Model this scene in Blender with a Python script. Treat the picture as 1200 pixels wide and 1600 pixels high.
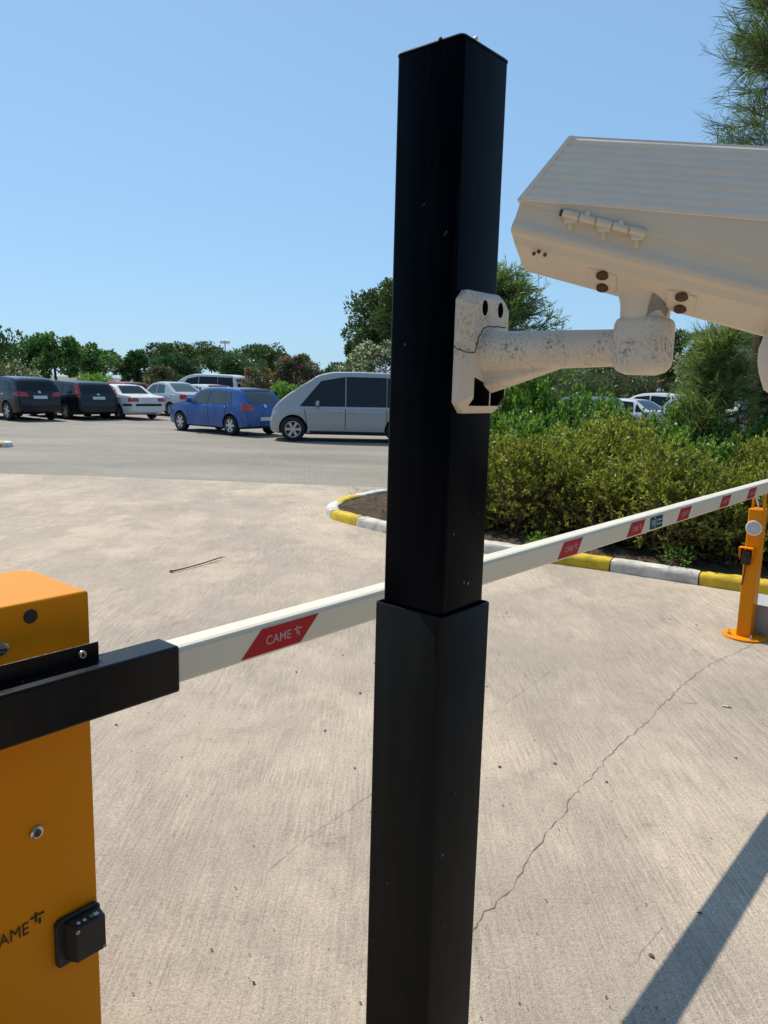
import bpy, bmesh, math, random
import numpy as np
from mathutils import Vector, Matrix
from mathutils.bvhtree import BVHTree
R = math.radians
random.seed(7); rng = np.random.default_rng(11)
for _o in list(bpy.data.objects): bpy.data.objects.remove(_o)
scene = bpy.context.scene; col = scene.collection

# ---------------- camera ----------------
EYE = Vector((0, 0, 1.65))
def set_camera(f_px=1210.0, pitch=R(9.35), roll=R(1.5)):
    cd = bpy.data.cameras.new('camera'); co = bpy.data.objects.new('camera', cd); col.objects.link(co)
    rt = Vector((1, 0, 0)); fw = Vector((0, math.cos(pitch), -math.sin(pitch))); up = Vector((0, math.sin(pitch), math.cos(pitch)))
    X = math.cos(roll) * rt + math.sin(roll) * up; Y = -math.sin(roll) * rt + math.cos(roll) * up
    m = Matrix((X, Y, -fw)).transposed().to_4x4(); m.translation = EYE; co.matrix_world = m
    cd.sensor_fit = 'VERTICAL'; cd.sensor_height = 36; cd.sensor_width = 27; cd.lens = f_px / 1600 * 36
    cd.clip_start = .02; cd.clip_end = 5000
    scene.camera = co
set_camera()
# ---------------- sky, sun, exposure ----------------
SUN_EL = R(53); SUN_AZ = math.atan2(-.64, .77)
w = bpy.data.worlds.new('World'); scene.world = w; w.use_nodes = True
nt = w.node_tree; bg = nt.nodes['Background']
sky = nt.nodes.new('ShaderNodeTexSky'); sky.sky_type = 'NISHITA'; sky.sun_disc = False
sky.sun_elevation = SUN_EL; sky.sun_rotation = SUN_AZ; sky.altitude = 0; sky.air_density = 1.0; sky.dust_density = .35; sky.ozone_density = 4.0
gm = nt.nodes.new('ShaderNodeGamma'); gm.inputs[1].default_value = .38      # softens the sky's vertical gradient as a hazy summer sky does
tn = nt.nodes.new('ShaderNodeMix'); tn.data_type = 'RGBA'; tn.blend_type = 'MULTIPLY'; tn.inputs[0].default_value = 1; tn.inputs[7].default_value = (1.68, 2.46, 3.22, 1)
nt.links.new(sky.outputs[0], gm.inputs[0]); nt.links.new(gm.outputs[0], tn.inputs[6]); nt.links.new(tn.outputs[2], bg.inputs[0]); bg.inputs[1].default_value = .125
sl = bpy.data.lights.new('sun', 'SUN'); sl.energy = 4.7; sl.angle = R(.53); sl.color = (1, .92, .78)
so = bpy.data.objects.new('sun', sl); col.objects.link(so)
sd = Vector((math.sin(SUN_AZ) * math.cos(SUN_EL), math.cos(SUN_AZ) * math.cos(SUN_EL), math.sin(SUN_EL)))
so.rotation_euler = (-sd).to_track_quat('-Z', 'Y').to_euler(); so.location = sd * 50
vs = scene.view_settings; vs.view_transform = 'Standard'; vs.look = 'None'; vs.gamma = 1; vs.exposure = 0.1; vs.use_curve_mapping = False
scene.render.engine = 'CYCLES'; scene.cycles.use_denoising = True; scene.cycles.max_bounces = 5; scene.cycles.diffuse_bounces = 3; scene.cycles.glossy_bounces = 2

# ---------------- materials ----------------
MATS = {}
class NT:
    def __init__(s, name):
        s.m = bpy.data.materials.new(name); s.m.use_nodes = True; s.t = s.m.node_tree; s.b = s.t.nodes['Principled BSDF']
        s.out = s.t.nodes['Material Output']
    def n(s, typ, **kw):
        nd = s.t.nodes.new('ShaderNode' + typ)
        for k, v in kw.items(): setattr(nd, k, v)
        return nd
    def l(s, a, b): s.t.links.new(a, b)
    def coord(s, scale=(1, 1, 1), rot=(0, 0, 0), which='Object'):
        tc = s.n('TexCoord'); mp = s.n('Mapping'); mp.inputs['Scale'].default_value = scale; mp.inputs['Rotation'].default_value = rot
        s.l(tc.outputs[which], mp.inputs['Vector']); return mp.outputs[0]
    def noise(s, vec, scale, detail=4, rough=.55):
        nd = s.n('TexNoise'); nd.inputs['Scale'].default_value = scale; nd.inputs['Detail'].default_value = detail; nd.inputs['Roughness'].default_value = rough
        if vec is not None: s.l(vec, nd.inputs['Vector'])
        return nd.outputs['Fac']
    def ramp(s, fac, stops):
        r = s.n('ValToRGB'); e = r.color_ramp.elements
        while len(e) < len(stops): e.new(.5)
        for el, (p, c) in zip(e, stops):
            el.position = p; el.color = (*c, 1) if not isinstance(c, (int, float)) else (c, c, c, 1)
        s.l(fac, r.inputs[0]); return r.outputs[0]
    def mix(s, fac, a, b, blend='MIX'):
        m = s.n('Mix', data_type='RGBA', blend_type=blend)
        for sock, v in ((m.inputs[0], fac), (m.inputs[6], a), (m.inputs[7], b)):
            if hasattr(v, 'is_output'): s.l(v, sock)
            elif isinstance(v, (int, float)): sock.default_value = v
            else: sock.default_value = (*v, 1)
        return m.outputs[2]
    def bump(s, h, strength, dist=.01, normal=None):
        b = s.n('Bump'); b.inputs['Strength'].default_value = strength; b.inputs['Distance'].default_value = dist
        s.l(h, b.inputs['Height'])
        if normal is not None: s.l(normal, b.inputs['Normal'])
        return b.outputs[0]
    def base(s, c):
        if hasattr(c, 'is_output'): s.l(c, s.b.inputs['Base Color'])
        else: s.b.inputs['Base Color'].default_value = (*c, 1)
    def set(s, **kw):
        for k, v in kw.items(): s.b.inputs[k.replace('_', ' ')].default_value = v
        return s

def mat(name, c, rough=.5, metal=0, var=.12, vs=6, bump=0, bs=120, coat=0, spec=.5):
    if name in MATS: return MATS[name]
    t = NT(name); v = t.coord()
    nz = t.noise(v, vs, 5)
    t.base(t.mix(nz, tuple(x * (1 - var) for x in c), tuple(min(1, x * (1 + var)) for x in c)))
    t.set(Metallic=metal, Coat_Weight=coat, Coat_Roughness=.05, Specular_IOR_Level=spec)
    rr = t.ramp(t.noise(v, vs * 3, 4), [(.3, max(0, rough - .08)), (.7, min(1, rough + .08))]); t.l(rr, t.b.inputs['Roughness'])
    if bump: t.l(t.bump(t.noise(v, bs, 4), bump, .004), t.b.inputs['Normal'])
    MATS[name] = t.m; return t.m

def leaf_mat(name, stops, trans=.35, rough=.45, spec=.25):
    t = NT(name); g = t.n('NewGeometry')
    c = t.ramp(g.outputs['Random Per Island'], [(i / (len(stops) - 1), s) for i, s in enumerate(stops)])
    big = t.noise(t.coord(), 2.2, 3)
    oi = t.n('ObjectInfo')
    c = t.mix(.6, c, t.ramp(big, [(.32, .45), (.68, 1.4)]), 'MULTIPLY')
    c2 = t.mix(.5, c, t.ramp(oi.outputs['Random'], [(0, (.75, .85, .8)), (1, (1.2, 1.1, 1.0))]), 'MULTIPLY')
    t.base(c2); t.set(Roughness=rough, Specular_IOR_Level=spec)
    tr = t.n('BsdfTranslucent'); t.l(t.mix(1, c2, (1.1, 1.25, .6), 'MULTIPLY'), tr.inputs[0])
    mx = t.n('MixShader'); mx.inputs[0].default_value = trans
    t.l(t.b.outputs[0], mx.inputs[1]); t.l(tr.outputs[0], mx.inputs[2]); t.l(mx.outputs[0], t.out.inputs[0])
    MATS[name] = t.m; return t.m

def m_concrete():
    t = NT('concrete'); v = t.coord(which='Object')
    big = t.noise(v, .42, 7, .62); med = t.noise(v, 2.1, 12, .82)
    c = t.ramp(big, [(.28, (.40, .337, .27)), (.47, (.50, .413, .325)), (.62, (.59, .482, .37)), (.75, (.66, .535, .40))])
    c = t.mix(.7, c, t.ramp(med, [(.30, .55), (.46, .93), (.56, 1.04), (.72, 1.2)]), 'MULTIPLY')
    # greyer worn tracks and tan stains with ragged edges
    tr = t.ramp(t.noise(t.coord((1, .4, 1), (0, 0, R(-35))), .9, 8, .68), [(.46, 1.), (.54, 0.)])
    c = t.mix(t.mix(1, tr, (.45, .45, .45), 'MULTIPLY'), c, (.33, .285, .235))
    oil = t.ramp(t.noise(v, 2.6, 8, .75), [(.60, 0.), (.70, .55)])
    c = t.mix(oil, c, (.20, .165, .125))
    broom = t.noise(t.coord((58, 2.6, 1), (0, 0, R(38))), 1.7, 5, .65)
    broom2 = t.noise(t.coord((44, 2.4, 1), (0, 0, R(-8))), 1.5, 5, .65)
    bm = t.ramp(t.noise(v, .7, 2), [(.47, 0.), (.53, 1.)])
    br = t.mix(bm, broom, broom2)
    amt = t.ramp(t.noise(v, 1.3, 3), [(.35, .25), (.65, .95)])
    c = t.mix(amt, c, t.mix(1, c, t.ramp(br, [(.34, .72), (.60, 1.14)]), 'MULTIPLY'))
    gr = t.noise(v, 210, 4, .75); g2 = t.noise(v, 75, 4, .7)
    c = t.mix(.85, c, t.ramp(gr, [(.3, .42), (.5, 1.0), (.7, 1.42)]), 'MULTIPLY')
    c = t.mix(.6, c, t.ramp(g2, [(.32, .62), (.5, 1.0), (.7, 1.22)]), 'MULTIPLY')
    t.base(c); t.set(Roughness=.88, Specular_IOR_Level=.2)
    b1 = t.bump(br, .3, .010); b2 = t.bump(gr, .6, .007, b1)
    t.l(t.bump(g2, .4, .01, b2), t.b.inputs['Normal']); return t.m

def m_paving():
    t = NT('block_paving'); v = t.coord()
    bk = t.n('TexBrick'); t.l(t.coord((1, 1, 1), (0, 0, R(-6))), bk.inputs['Vector'])
    bk.inputs['Scale'].default_value = 2.0; bk.inputs['Color1'].default_value = (.27, .243, .203, 1); bk.inputs['Color2'].default_value = (.25, .226, .19, 1)
    bk.inputs['Mortar'].default_value = (.19, .172, .15, 1); bk.inputs['Mortar Size'].default_value = .012; bk.inputs['Brick Width'].default_value = .42; bk.inputs['Row Height'].default_value = .2
    c = t.mix(.8, bk.outputs[0], t.ramp(t.noise(t.coord((.35, 1, 1)), .5, 6, .6), [(.3, .75), (.5, 1.), (.7, 1.25)]), 'MULTIPLY')
    c = t.mix(.6, c, t.ramp(t.noise(v, 5, 5), [(.3, .85), (.7, 1.12)]), 'MULTIPLY')
    t.base(c); t.set(Roughness=.85, Specular_IOR_Level=.25)
    t.l(t.bump(bk.outputs['Fac'], -.3, .01), t.b.inputs['Normal']); return t.m

def m_soil():
    t = NT('soil'); v = t.coord()
    c = t.ramp(t.noise(v, 7, 8, .7), [(.3, (.055, .04, .028)), (.55, (.12, .085, .055)), (.75, (.2, .16, .10))])
    t.base(c); t.set(Roughness=.95, Specular_IOR_Level=.1); t.l(t.bump(t.noise(v, 18, 8, .7), 1, .05), t.b.inputs['Normal']); return t.m

def m_blackpaint(name, c, rough, spec=.05):
    t = NT(name); v = t.coord()
    dust = t.ramp(t.noise(t.coord((14, 14, 1.2)), 2.2, 6, .7), [(.5, 0.), (.8, .035)])
    col_ = t.mix(dust, c, (.20, .19, .175))
    sp = t.n('TexVoronoi'); sp.inputs['Scale'].default_value = 70; t.l(t.coord((1, 1, .6)), sp.inputs['Vector'])
    rare = t.ramp(t.noise(v, 23, 2), [(.62, 0.), (.66, 1.)])
    dots = t.mix(1, t.ramp(sp.outputs['Distance'], [(.09, 1.), (.15, 0.)]), rare, 'MULTIPLY')
    t.base(t.mix(dots, col_, (.30, .29, .27)))
    t.l(t.ramp(t.noise(v, 9, 5), [(.3, rough - .06), (.7, rough + .10)]), t.b.inputs['Roughness'])
    t.set(Specular_IOR_Level=spec)
    t.l(t.bump(t.noise(v, 160, 3), .04, .002), t.b.inputs['Normal']); return t.m

def m_mould(name, c):
    t = NT(name); v = t.coord()
    geo = t.n('NewGeometry'); 
    fine = t.noise(t.coord((1, 1, 1)), 210, 6, .72); patch = t.noise(v, 26, 4, .65)
    sx = t.n('SeparateXYZ'); t.l(v, sx.inputs[0]); mr = t.n('MapRange'); mr.inputs[1].default_value = 1.68; mr.inputs[2].default_value = 1.72; t.l(sx.outputs[2], mr.inputs[0])
    hi = t.ramp(mr.outputs[0], [(0., .25), (.55, .8), (.8, 1.), (1., .45)])
    pm = t.mix(1, t.ramp(patch, [(.40, 0.), (.60, 1.)]), hi, 'MULTIPLY')
    spk = t.mix(1, t.ramp(fine, [(.50, 0.), (.60, 1.)]), pm, 'MULTIPLY')
    base = t.mix(t.noise(v, 10, 5), tuple(x * .86 for x in c), tuple(x * 1.05 for x in c))
    rust = t.ramp(t.noise(t.coord((1, 1, .4)), 9, 4), [(.58, 0.), (.74, .4)])
    base = t.mix(rust, base, (.42, .31, .2))
    t.base(t.mix(spk, base, (.055, .05, .045))); t.set(Roughness=.55, Specular_IOR_Level=.35)
    t.l(t.bump(fine, .12, .003), t.b.inputs['Normal']); return t.m

def m_shield():
    t = NT('housing_shield'); v = t.coord()
    wv = t.n('TexWave', wave_type='BANDS', bands_direction='Z'); wv.inputs['Scale'].default_value = 16; wv.inputs['Distortion'].default_value = .35; wv.inputs['Detail'].default_value = 1
    t.l(v, wv.inputs['Vector'])
    gr = t.noise(v, 420, 3, .6)
    c = t.mix(t.noise(v, 30, 4), (.80, .715, .60), (.90, .81, .69))
    t.base(c); t.set(Roughness=.5, Specular_IOR_Level=.35)
    b = t.bump(gr, .3, .001); t.l(t.bump(wv.outputs['Fac'], .35, .0012, b), t.b.inputs['Normal']); return t.m

def m_kerb(name, c):
    t = NT(name); v = t.coord()
    chip = t.ramp(t.noise(v, 14, 7, .75), [(.58, 0.), (.66, .85)])
    dirt = t.ramp(t.noise(v, 4, 6, .65), [(.35, .6), (.6, 1.)])
    b = t.mix(1, c, dirt, 'MULTIPLY')
    t.base(t.mix(chip, b, (.33, .30, .26))); t.set(Roughness=.75, Specular_IOR_Level=.3)
    t.l(t.bump(t.noise(v, 40, 6, .7), .5, .01), t.b.inputs['Normal']); return t.m

def m_bark(name, a, b):
    t = NT(name); v = t.coord((6, 6, 1.1))
    nz = t.noise(v, 6, 8, .7)
    t.base(t.ramp(nz, [(.35, a), (.65, b)])); t.set(Roughness=.95, Specular_IOR_Level=.1)
    t.l(t.bump(nz, 1, .04), t.b.inputs['Normal']); return t.m

def m_paint(name, c, metal=.0, rough=.3, dirt=.15):
    t = NT(name); v = t.coord()
    d = t.ramp(t.noise(v, 3, 6, .65), [(.40, 0.), (.72, dirt)])
    t.base(t.mix(d, c, (.32, .28, .23))); t.set(Metallic=metal, Roughness=rough, Coat_Weight=.25, Coat_Roughness=.06, Specular_IOR_Level=.35); return t.m

MT = dict(
    concrete=m_concrete(), paving=m_paving(), soil=m_soil(),
    dirt=mat('dry_ground', (.15, .135, .09), .95, var=.3, vs=.4, bump=.4, bs=4),
    post=m_blackpaint('gloss_black_paint', (.0004, .0015, .0050), .22), sleeve=m_blackpaint('satin_black_paint', (.0115, .0108, .0098), .40, .1),
    clamp=m_blackpaint('black_powder_coat', (.003, .0036, .005), .34, .22),
    orange=mat('orange_paint', (.78, .255, .0003), .45, var=.04, vs=2, bump=.03, bs=200, spec=.2),
    armwhite=mat('white_aluminium', (.74, .67, .53), .4, var=.03, vs=3),
    red=mat('red_reflective', (.46, .010, .018), .4, var=.1, vs=40, spec=.2), pink=mat('pale_print', (.62, .30, .30), .5, var=.03),
    navy=mat('navy_sticker', (.008, .032, .052), .4, var=.1, spec=.2), skyblue=mat('pale_blue_print', (.35, .6, .7), .5, var=.03),
    black=mat('black_plastic', (.012, .012, .012), .5, var=.2, vs=30), ink=mat('black_print', (.015, .009, .004), .6, var=.05),
    steel=mat('steel', (.55, .54, .52), .3, 1, var=.15, vs=60), rust=mat('rust', (.11, .045, .024), .8, var=.4, vs=120, bump=.5, bs=300),
    reflector=mat('grey_reflector', (.50, .51, .55), .3, var=.06, vs=50), whiteplastic=mat('white_plastic', (.78, .77, .73), .5, var=.05),
    grey=mat('grey_paint', (.30, .31, .31), .5, var=.1), green=mat('green_led_lens', (.05, .22, .07), .3),
    mould=m_mould('mouldy_white_paint', (.74, .66, .56)), shield=m_shield(),
    housing=mat('cream_housing_paint', (.76, .665, .54), .5, var=.06, vs=14, bump=.06, bs=300), chip=mat('bare_alloy', (.30, .285, .265), .7, var=.25, vs=60, bump=.5, bs=90),
    crack=mat('crack_dark', (.02, .018, .015), .9), kyellow=m_kerb('yellow_kerb_paint', (.72, .50, .035)), kwhite=m_kerb('white_kerb_paint', (.72, .68, .60)),
    bark=m_bark('bark', (.025, .018, .013), (.12, .09, .065)), twig=mat('twig_wood', (.13, .085, .05), .9, var=.35, vs=30),
    tyre=mat('tyre_rubber', (.014, .014, .014), .8, var=.15), rim=mat('alloy_rim', (.55, .55, .56), .35, .7, var=.05), dark=mat('dark_trim', (.01, .01, .011), .6),
    glass=mat('car_glass', (.006, .009, .012), .06, var=.05, spec=.35), glassc=mat('clear_car_glass', (.07, .095, .09), .08, var=.35, vs=2.5, spec=.45),
    taillight=mat('tail_lamp_red', (.45, .014, .016), .2, coat=.5), headlight=mat('head_lamp_glass', (.6, .62, .64), .15, .3, coat=.5), plate=mat('number_plate', (.6, .6, .6), .5),
)

# ---------------- mesh helpers ----------------
def link(o, parent=None):
    col.objects.link(o)
    if parent is not None: o.parent = parent
    return o
def empty(name, loc=(0, 0, 0), rz=0, parent=None):
    o = bpy.data.objects.new(name, None); o.empty_display_size = .1; o.location = loc; o.rotation_euler = (0, 0, rz); return link(o, parent)
def tag(o, label, cat=None, group=None, kind=None):
    o['label'] = label
    if cat: o['category'] = cat
    if group: o['group'] = group
    if kind: o['kind'] = kind
    return o
class MB:
    def __init__(s): s.v = []; s.f = []; s.mi = []; s.cur = 0
    def add(s, vs, fs):
        b = len(s.v); s.v += [tuple(p) for p in vs]
        for f in fs: s.f.append(tuple(b + i for i in f)); s.mi.append(s.cur)
        return s
    def box(s, x0, x1, y0, y1, z0, z1):
        return s.add([(x0, y0, z0), (x1, y0, z0), (x1, y1, z0), (x0, y1, z0), (x0, y0, z1), (x1, y0, z1), (x1, y1, z1), (x0, y1, z1)],
                     [(0, 3, 2, 1), (4, 5, 6, 7), (0, 1, 5, 4), (1, 2, 6, 5), (2, 3, 7, 6), (3, 0, 4, 7)])
    def hexa(s, pts): return s.add(pts, [(0, 3, 2, 1), (4, 5, 6, 7), (0, 1, 5, 4), (1, 2, 6, 5), (2, 3, 7, 6), (3, 0, 4, 7)])
    def loft(s, rings, caps=True, closed=True):
        n = len(rings[0]); b = len(s.v)
        for r in rings: s.v += [tuple(p) for p in r]
        for i in range(len(rings) - 1):
            for j in range(n if closed else n - 1):
                k = (j + 1) % n
                s.f.append((b + i * n + j, b + i * n + k, b + (i + 1) * n + k, b + (i + 1) * n + j)); s.mi.append(s.cur)
        if caps:
            s.f.append(tuple(b + j for j in reversed(range(n)))); s.mi.append(s.cur)
            s.f.append(tuple(b + (len(rings) - 1) * n + j for j in range(n))); s.mi.append(s.cur)
        return s
    def tube(s, path, rad, n=10, caps=True):
        path = [Vector(p) for p in path]; rings = []
        if not hasattr(rad, '__len__'): rad = [rad] * len(path)
        u = None
        for i, p in enumerate(path):
            d = (path[min(i + 1, len(path) - 1)] - path[max(i - 1, 0)]).normalized()
            if u is None: u = d.orthogonal().normalized()
            u = (u - d * u.dot(d)).normalized(); w_ = d.cross(u)
            rings.append([p + rad[i] * (math.cos(2 * math.pi * k / n) * u + math.sin(2 * math.pi * k / n) * w_) for k in range(n)])
        return s.loft(rings, caps)
    def cyl(s, p0, p1, r, n=20): return s.tube([p0, p1], r, n)
    def prism(s, poly, axis, a, b):
        # poly: 2D points; axis 'x' -> (y,z), 'y' -> (x,z), 'z' -> (x,y)
        def P(q, t): return {'x': (t, q[0], q[1]), 'y': (q[0], t, q[1]), 'z': (q[0], q[1], t)}[axis]
        return s.loft([[P(q, a) for q in poly], [P(q, b) for q in poly]])
    def mesh(s, name, mats):
        me = bpy.data.meshes.new(name); me.from_pydata(s.v, [], s.f)
        for m in (mats if isinstance(mats, (list, tuple)) else [mats]): me.materials.append(m)
        if any(s.mi): me.polygons.foreach_set('material_index', s.mi)
        bm = bmesh.new(); bm.from_mesh(me); bmesh.ops.recalc_face_normals(bm, faces=bm.faces); bm.to_mesh(me); bm.free()
        return me
    def build(s, name, mats, parent=None, bevel=0, smooth=False, seg=2):
        o = bpy.data.objects.new(name, s.mesh(name, mats)); link(o, parent)
        if bevel:
            b = o.modifiers.new('bevel', 'BEVEL'); b.width = bevel; b.segments = seg; b.limit_method = 'ANGLE'; b.angle_limit = R(35); b.harden_normals = False
        if smooth or bevel: shade(o.data, R(40))
        return o
def shade(me, ang):
    me.polygons.foreach_set('use_smooth', [True] * len(me.polygons))
    bm = bmesh.new(); bm.from_mesh(me)
    for e in bm.edges:
        if len(e.link_faces) == 2 and e.calc_face_angle(0) > ang: e.smooth = False
    bm.to_mesh(me); bm.free()
def raw_mesh(name, verts, faces, m):
    """verts (n,3) array, faces (k,4) array"""
    me = bpy.data.meshes.new(name); me.vertices.add(len(verts)); me.vertices.foreach_set('co', np.asarray(verts, 'f').ravel())
    k, q = faces.shape; me.loops.add(k * q); me.loops.foreach_set('vertex_index', faces.astype('i').ravel())
    me.polygons.add(k); me.polygons.foreach_set('loop_start', np.arange(0, k * q, q, dtype='i'))
    try: me.polygons.foreach_set('loop_total', np.full(k, q, 'i'))
    except Exception: pass
    me.update(calc_edges=True); me.materials.append(m); return me
def boolean(o, cutter):
    md = o.modifiers.new('cut', 'BOOLEAN'); md.object = cutter; md.operation = 'DIFFERENCE'; md.solver = 'EXACT'
    bpy.context.view_layer.update(); dg = bpy.context.evaluated_depsgraph_get()
    me = bpy.data.meshes.new_from_object(o.evaluated_get(dg)); o.modifiers.clear(); o.data = me
    bpy.data.objects.remove(cutter); return o
def text_mesh(body, size, mat_, offset=0.0, extrude=.0):
    c = bpy.data.curves.new('lettering', 'FONT'); c.body = body; c.size = size; c.offset = offset; c.extrude = extrude
    o = bpy.data.objects.new('tmp', c); col.objects.link(o); bpy.context.view_layer.update()
    me = bpy.data.meshes.new_from_object(o.evaluated_get(bpy.context.evaluated_depsgraph_get()))
    bpy.data.objects.remove(o); me.materials.clear(); me.materials.append(mat_); return me
def lettering(name, body, size, m, parent, x, y, z, offset=0, width=None):
    """upright text reading along local +x, facing local -y, left end at x"""
    me = text_mesh(body, size, m, offset); o = bpy.data.objects.new(name, me)
    xs = [v.co.x for v in me.vertices]; x0, x1 = min(xs), max(xs); k = 1 if width is None else width / (x1 - x0)
    for v in me.vertices: v.co = ((v.co.x - x0) * k, 0, v.co.y)
    o.location = (x, y, z); return link(o, parent)
def logo_sign(x, y, z, h, m, parent, name='logo_mark'):
    b = MB()
    for (x0, x1, z0, z1) in ((.30, .46, .22, 1.), (0, .26, .6, .78), (.5, .98, .66, .82), (.56, .72, 0, .46)):
        b.add([(x + (x0 + .0) * h, y, z + z0 * h), (x + x1 * h, y, z + z0 * h), (x + x1 * h, y, z + z1 * h), (x + x0 * h, y, z + z1 * h)], [(0, 1, 2, 3)])
    return b.build(name, m, parent)
def catmull(pts, n=8):
    P = [Vector(p) for p in pts]; P = [2 * P[0] - P[1]] + P + [2 * P[-1] - P[-2]]; out = []
    for i in range(1, len(P) - 2):
        a, b, c, d = P[i - 1:i + 3]
        for k in range(n):
            t = k / n; out.append(.5 * (2 * b + (c - a) * t + (2 * a - 5 * b + 4 * c - d) * t * t + (3 * b - a - 3 * c + d) * t ** 3))
    out.append(P[-2]); return out

# ================= setting =================
def sheet(name, poly, z, m, label):
    b = MB(); b.add([(x, y, z) for x, y in poly], [tuple(range(len(poly)))]); o = b.build(name, m); tag(o, label, kind='structure'); return o
sheet('ground', [(-2500, -600), (2500, -600), (2500, 3500), (-2500, 3500)], -.02, MT['dirt'], 'dry bare ground reaching to the horizon')
sheet('parking_lot', [(-90, 12.2), (60, 8), (60, 75), (-90, 75)], -.004, MT['paving'], 'grey block paved parking lot beyond the concrete driveway')
conc = sheet('concrete_driveway', [(-30, -8), (12, -8), (12, 9.9), (4, 11.45), (1.97, 11.9), (0, 12.45), (-1.6, 12.62), (-3.2, 12.8), (-4.9, 12.96), (-6.5, 12.98), (-30, 13.6)], 0, MT['concrete'], 'pale weathered concrete driveway in the foreground')
def crack(pts, wd, jit=.006, zz=.0022):
    path = []
    for i in range(len(pts) - 1):
        a, b = Vector((*pts[i], 0)), Vector((*pts[i + 1], 0)); n = max(2, int((b - a).length / .03))
        for k in range(n): path.append(a.lerp(b, k / n) + Vector((random.gauss(0, jit), random.gauss(0, jit), 0)))
    path.append(Vector((*pts[-1], 0))); V = []; F = []
    for i, p in enumerate(path):
        d = (path[min(i + 1, len(path) - 1)] - path[max(i - 1, 0)]).normalized(); s = Vector((-d.y, d.x, 0)) * wd * random.uniform(.25, 1.2)
        V += [(p.x + s.x, p.y + s.y, zz), (p.x - s.x, p.y - s.y, zz)]
        if i: F.append((2 * i - 2, 2 * i - 1, 2 * i + 1, 2 * i))
    return MB().add(V, F).build('crack', MT['crackline'], conc)
MT['crackline'] = mat('crack_in_concrete', (.20, .165, .13), .95, var=.3, vs=40)
crack([(2.5, 4.986), (2.253, 4.755), (2.049, 4.579), (1.913, 4.429), (1.719, 4.205), (1.57, 3.987), (1.482, 3.884), (1.395, 3.741), (1.208, 3.521), (1.049, 3.312), (.944, 3.148), (.801, 2.948), (.722, 2.798), (.603, 2.628), (.561, 2.55), (.526, 2.477), (.456, 2.353), (.404, 2.277), (.339, 2.198), (.312, 2.164), (.249, 2.017), (.1, 1.8)], .0019, .005)
crack([(1.007, 4.364), (.737, 3.985), (.557, 3.719), (.326, 3.38), (-.035, 2.909), (-.25, 2.608), (-.362, 2.413)], .0009, .004)
crack([(.903, 2.179), (.824, 2.09), (.743, 2.009)], .0012, .003)
crack([(1.57, 3.987), (1.64, 3.95), (1.72, 3.955)], .002, .004)

# scattered leaf crumbs and grit on the concrete
def debris():
    V = []; F = []
    for i in range(900):
        Y = 1.5 + 7.5 * random.random() ** 1.7; X = random.uniform(-.55, .62) * Y + random.uniform(-.3, .3)
        s = random.choice([.002, .0025, .003, .004, .005, .010 if random.random() < .35 else .003]); a = random.uniform(0, 6.28); n = random.choice([4, 5, 6]); b = len(V)
        el = random.uniform(.35, 1)
        for k in range(n):
            t = 2 * math.pi * k / n; r = s * random.uniform(.6, 1.2); u, v = r * math.cos(t), r * el * math.sin(t)
            V.append((X + u * math.cos(a) - v * math.sin(a), Y + u * math.sin(a) + v * math.cos(a), .003 + random.uniform(0, .003)))
        V.append((X, Y, .004 + s * .35))
        for k in range(n): F.append((b + k, b + (k + 1) % n, b + n))
    o = MB().add(V, F).build('leaf_litter', mat('leaf_crumbs', (.10, .075, .055), .9, var=.5, vs=9)); tag(o, 'dark leaf crumbs and grit scattered over the concrete', 'litter', kind='stuff')
debris()
tw = MB(); tw.tube(catmull([(-1.83, 6.50, .012), (-1.74, 6.61, .014), (-1.63, 6.80, .016), (-1.5, 7.08, .02)], 5), [.011, .008, .007, .0065, .0065] + [.006] * 10 + [.003], 6)
tw.tube([(-1.60, 6.85, .018), (-1.52, 6.97, .03), (-1.46, 7.04, .028)], [.005, .004, .002], 5)
tag(tw.build('fallen_twig', MT['twig'], smooth=True), 'brown fallen twig lying on the concrete left of the black post', 'twig')
cb = MB(); cb.cyl((1.831, 3.919, .005), (1.858, 3.908, .005), .0042, 10); cbo = cb.build('cigarette_butt', MT['whiteplastic'], smooth=True)
MB().cyl((1.858, 3.908, .005), (1.872, 3.902, .005), .0043, 10).build('filter', mat('cork_paper', (.45, .27, .12), .8), cbo)
tag(cbo, 'small white cigarette butt on the concrete near the right edge', 'litter')

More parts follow.
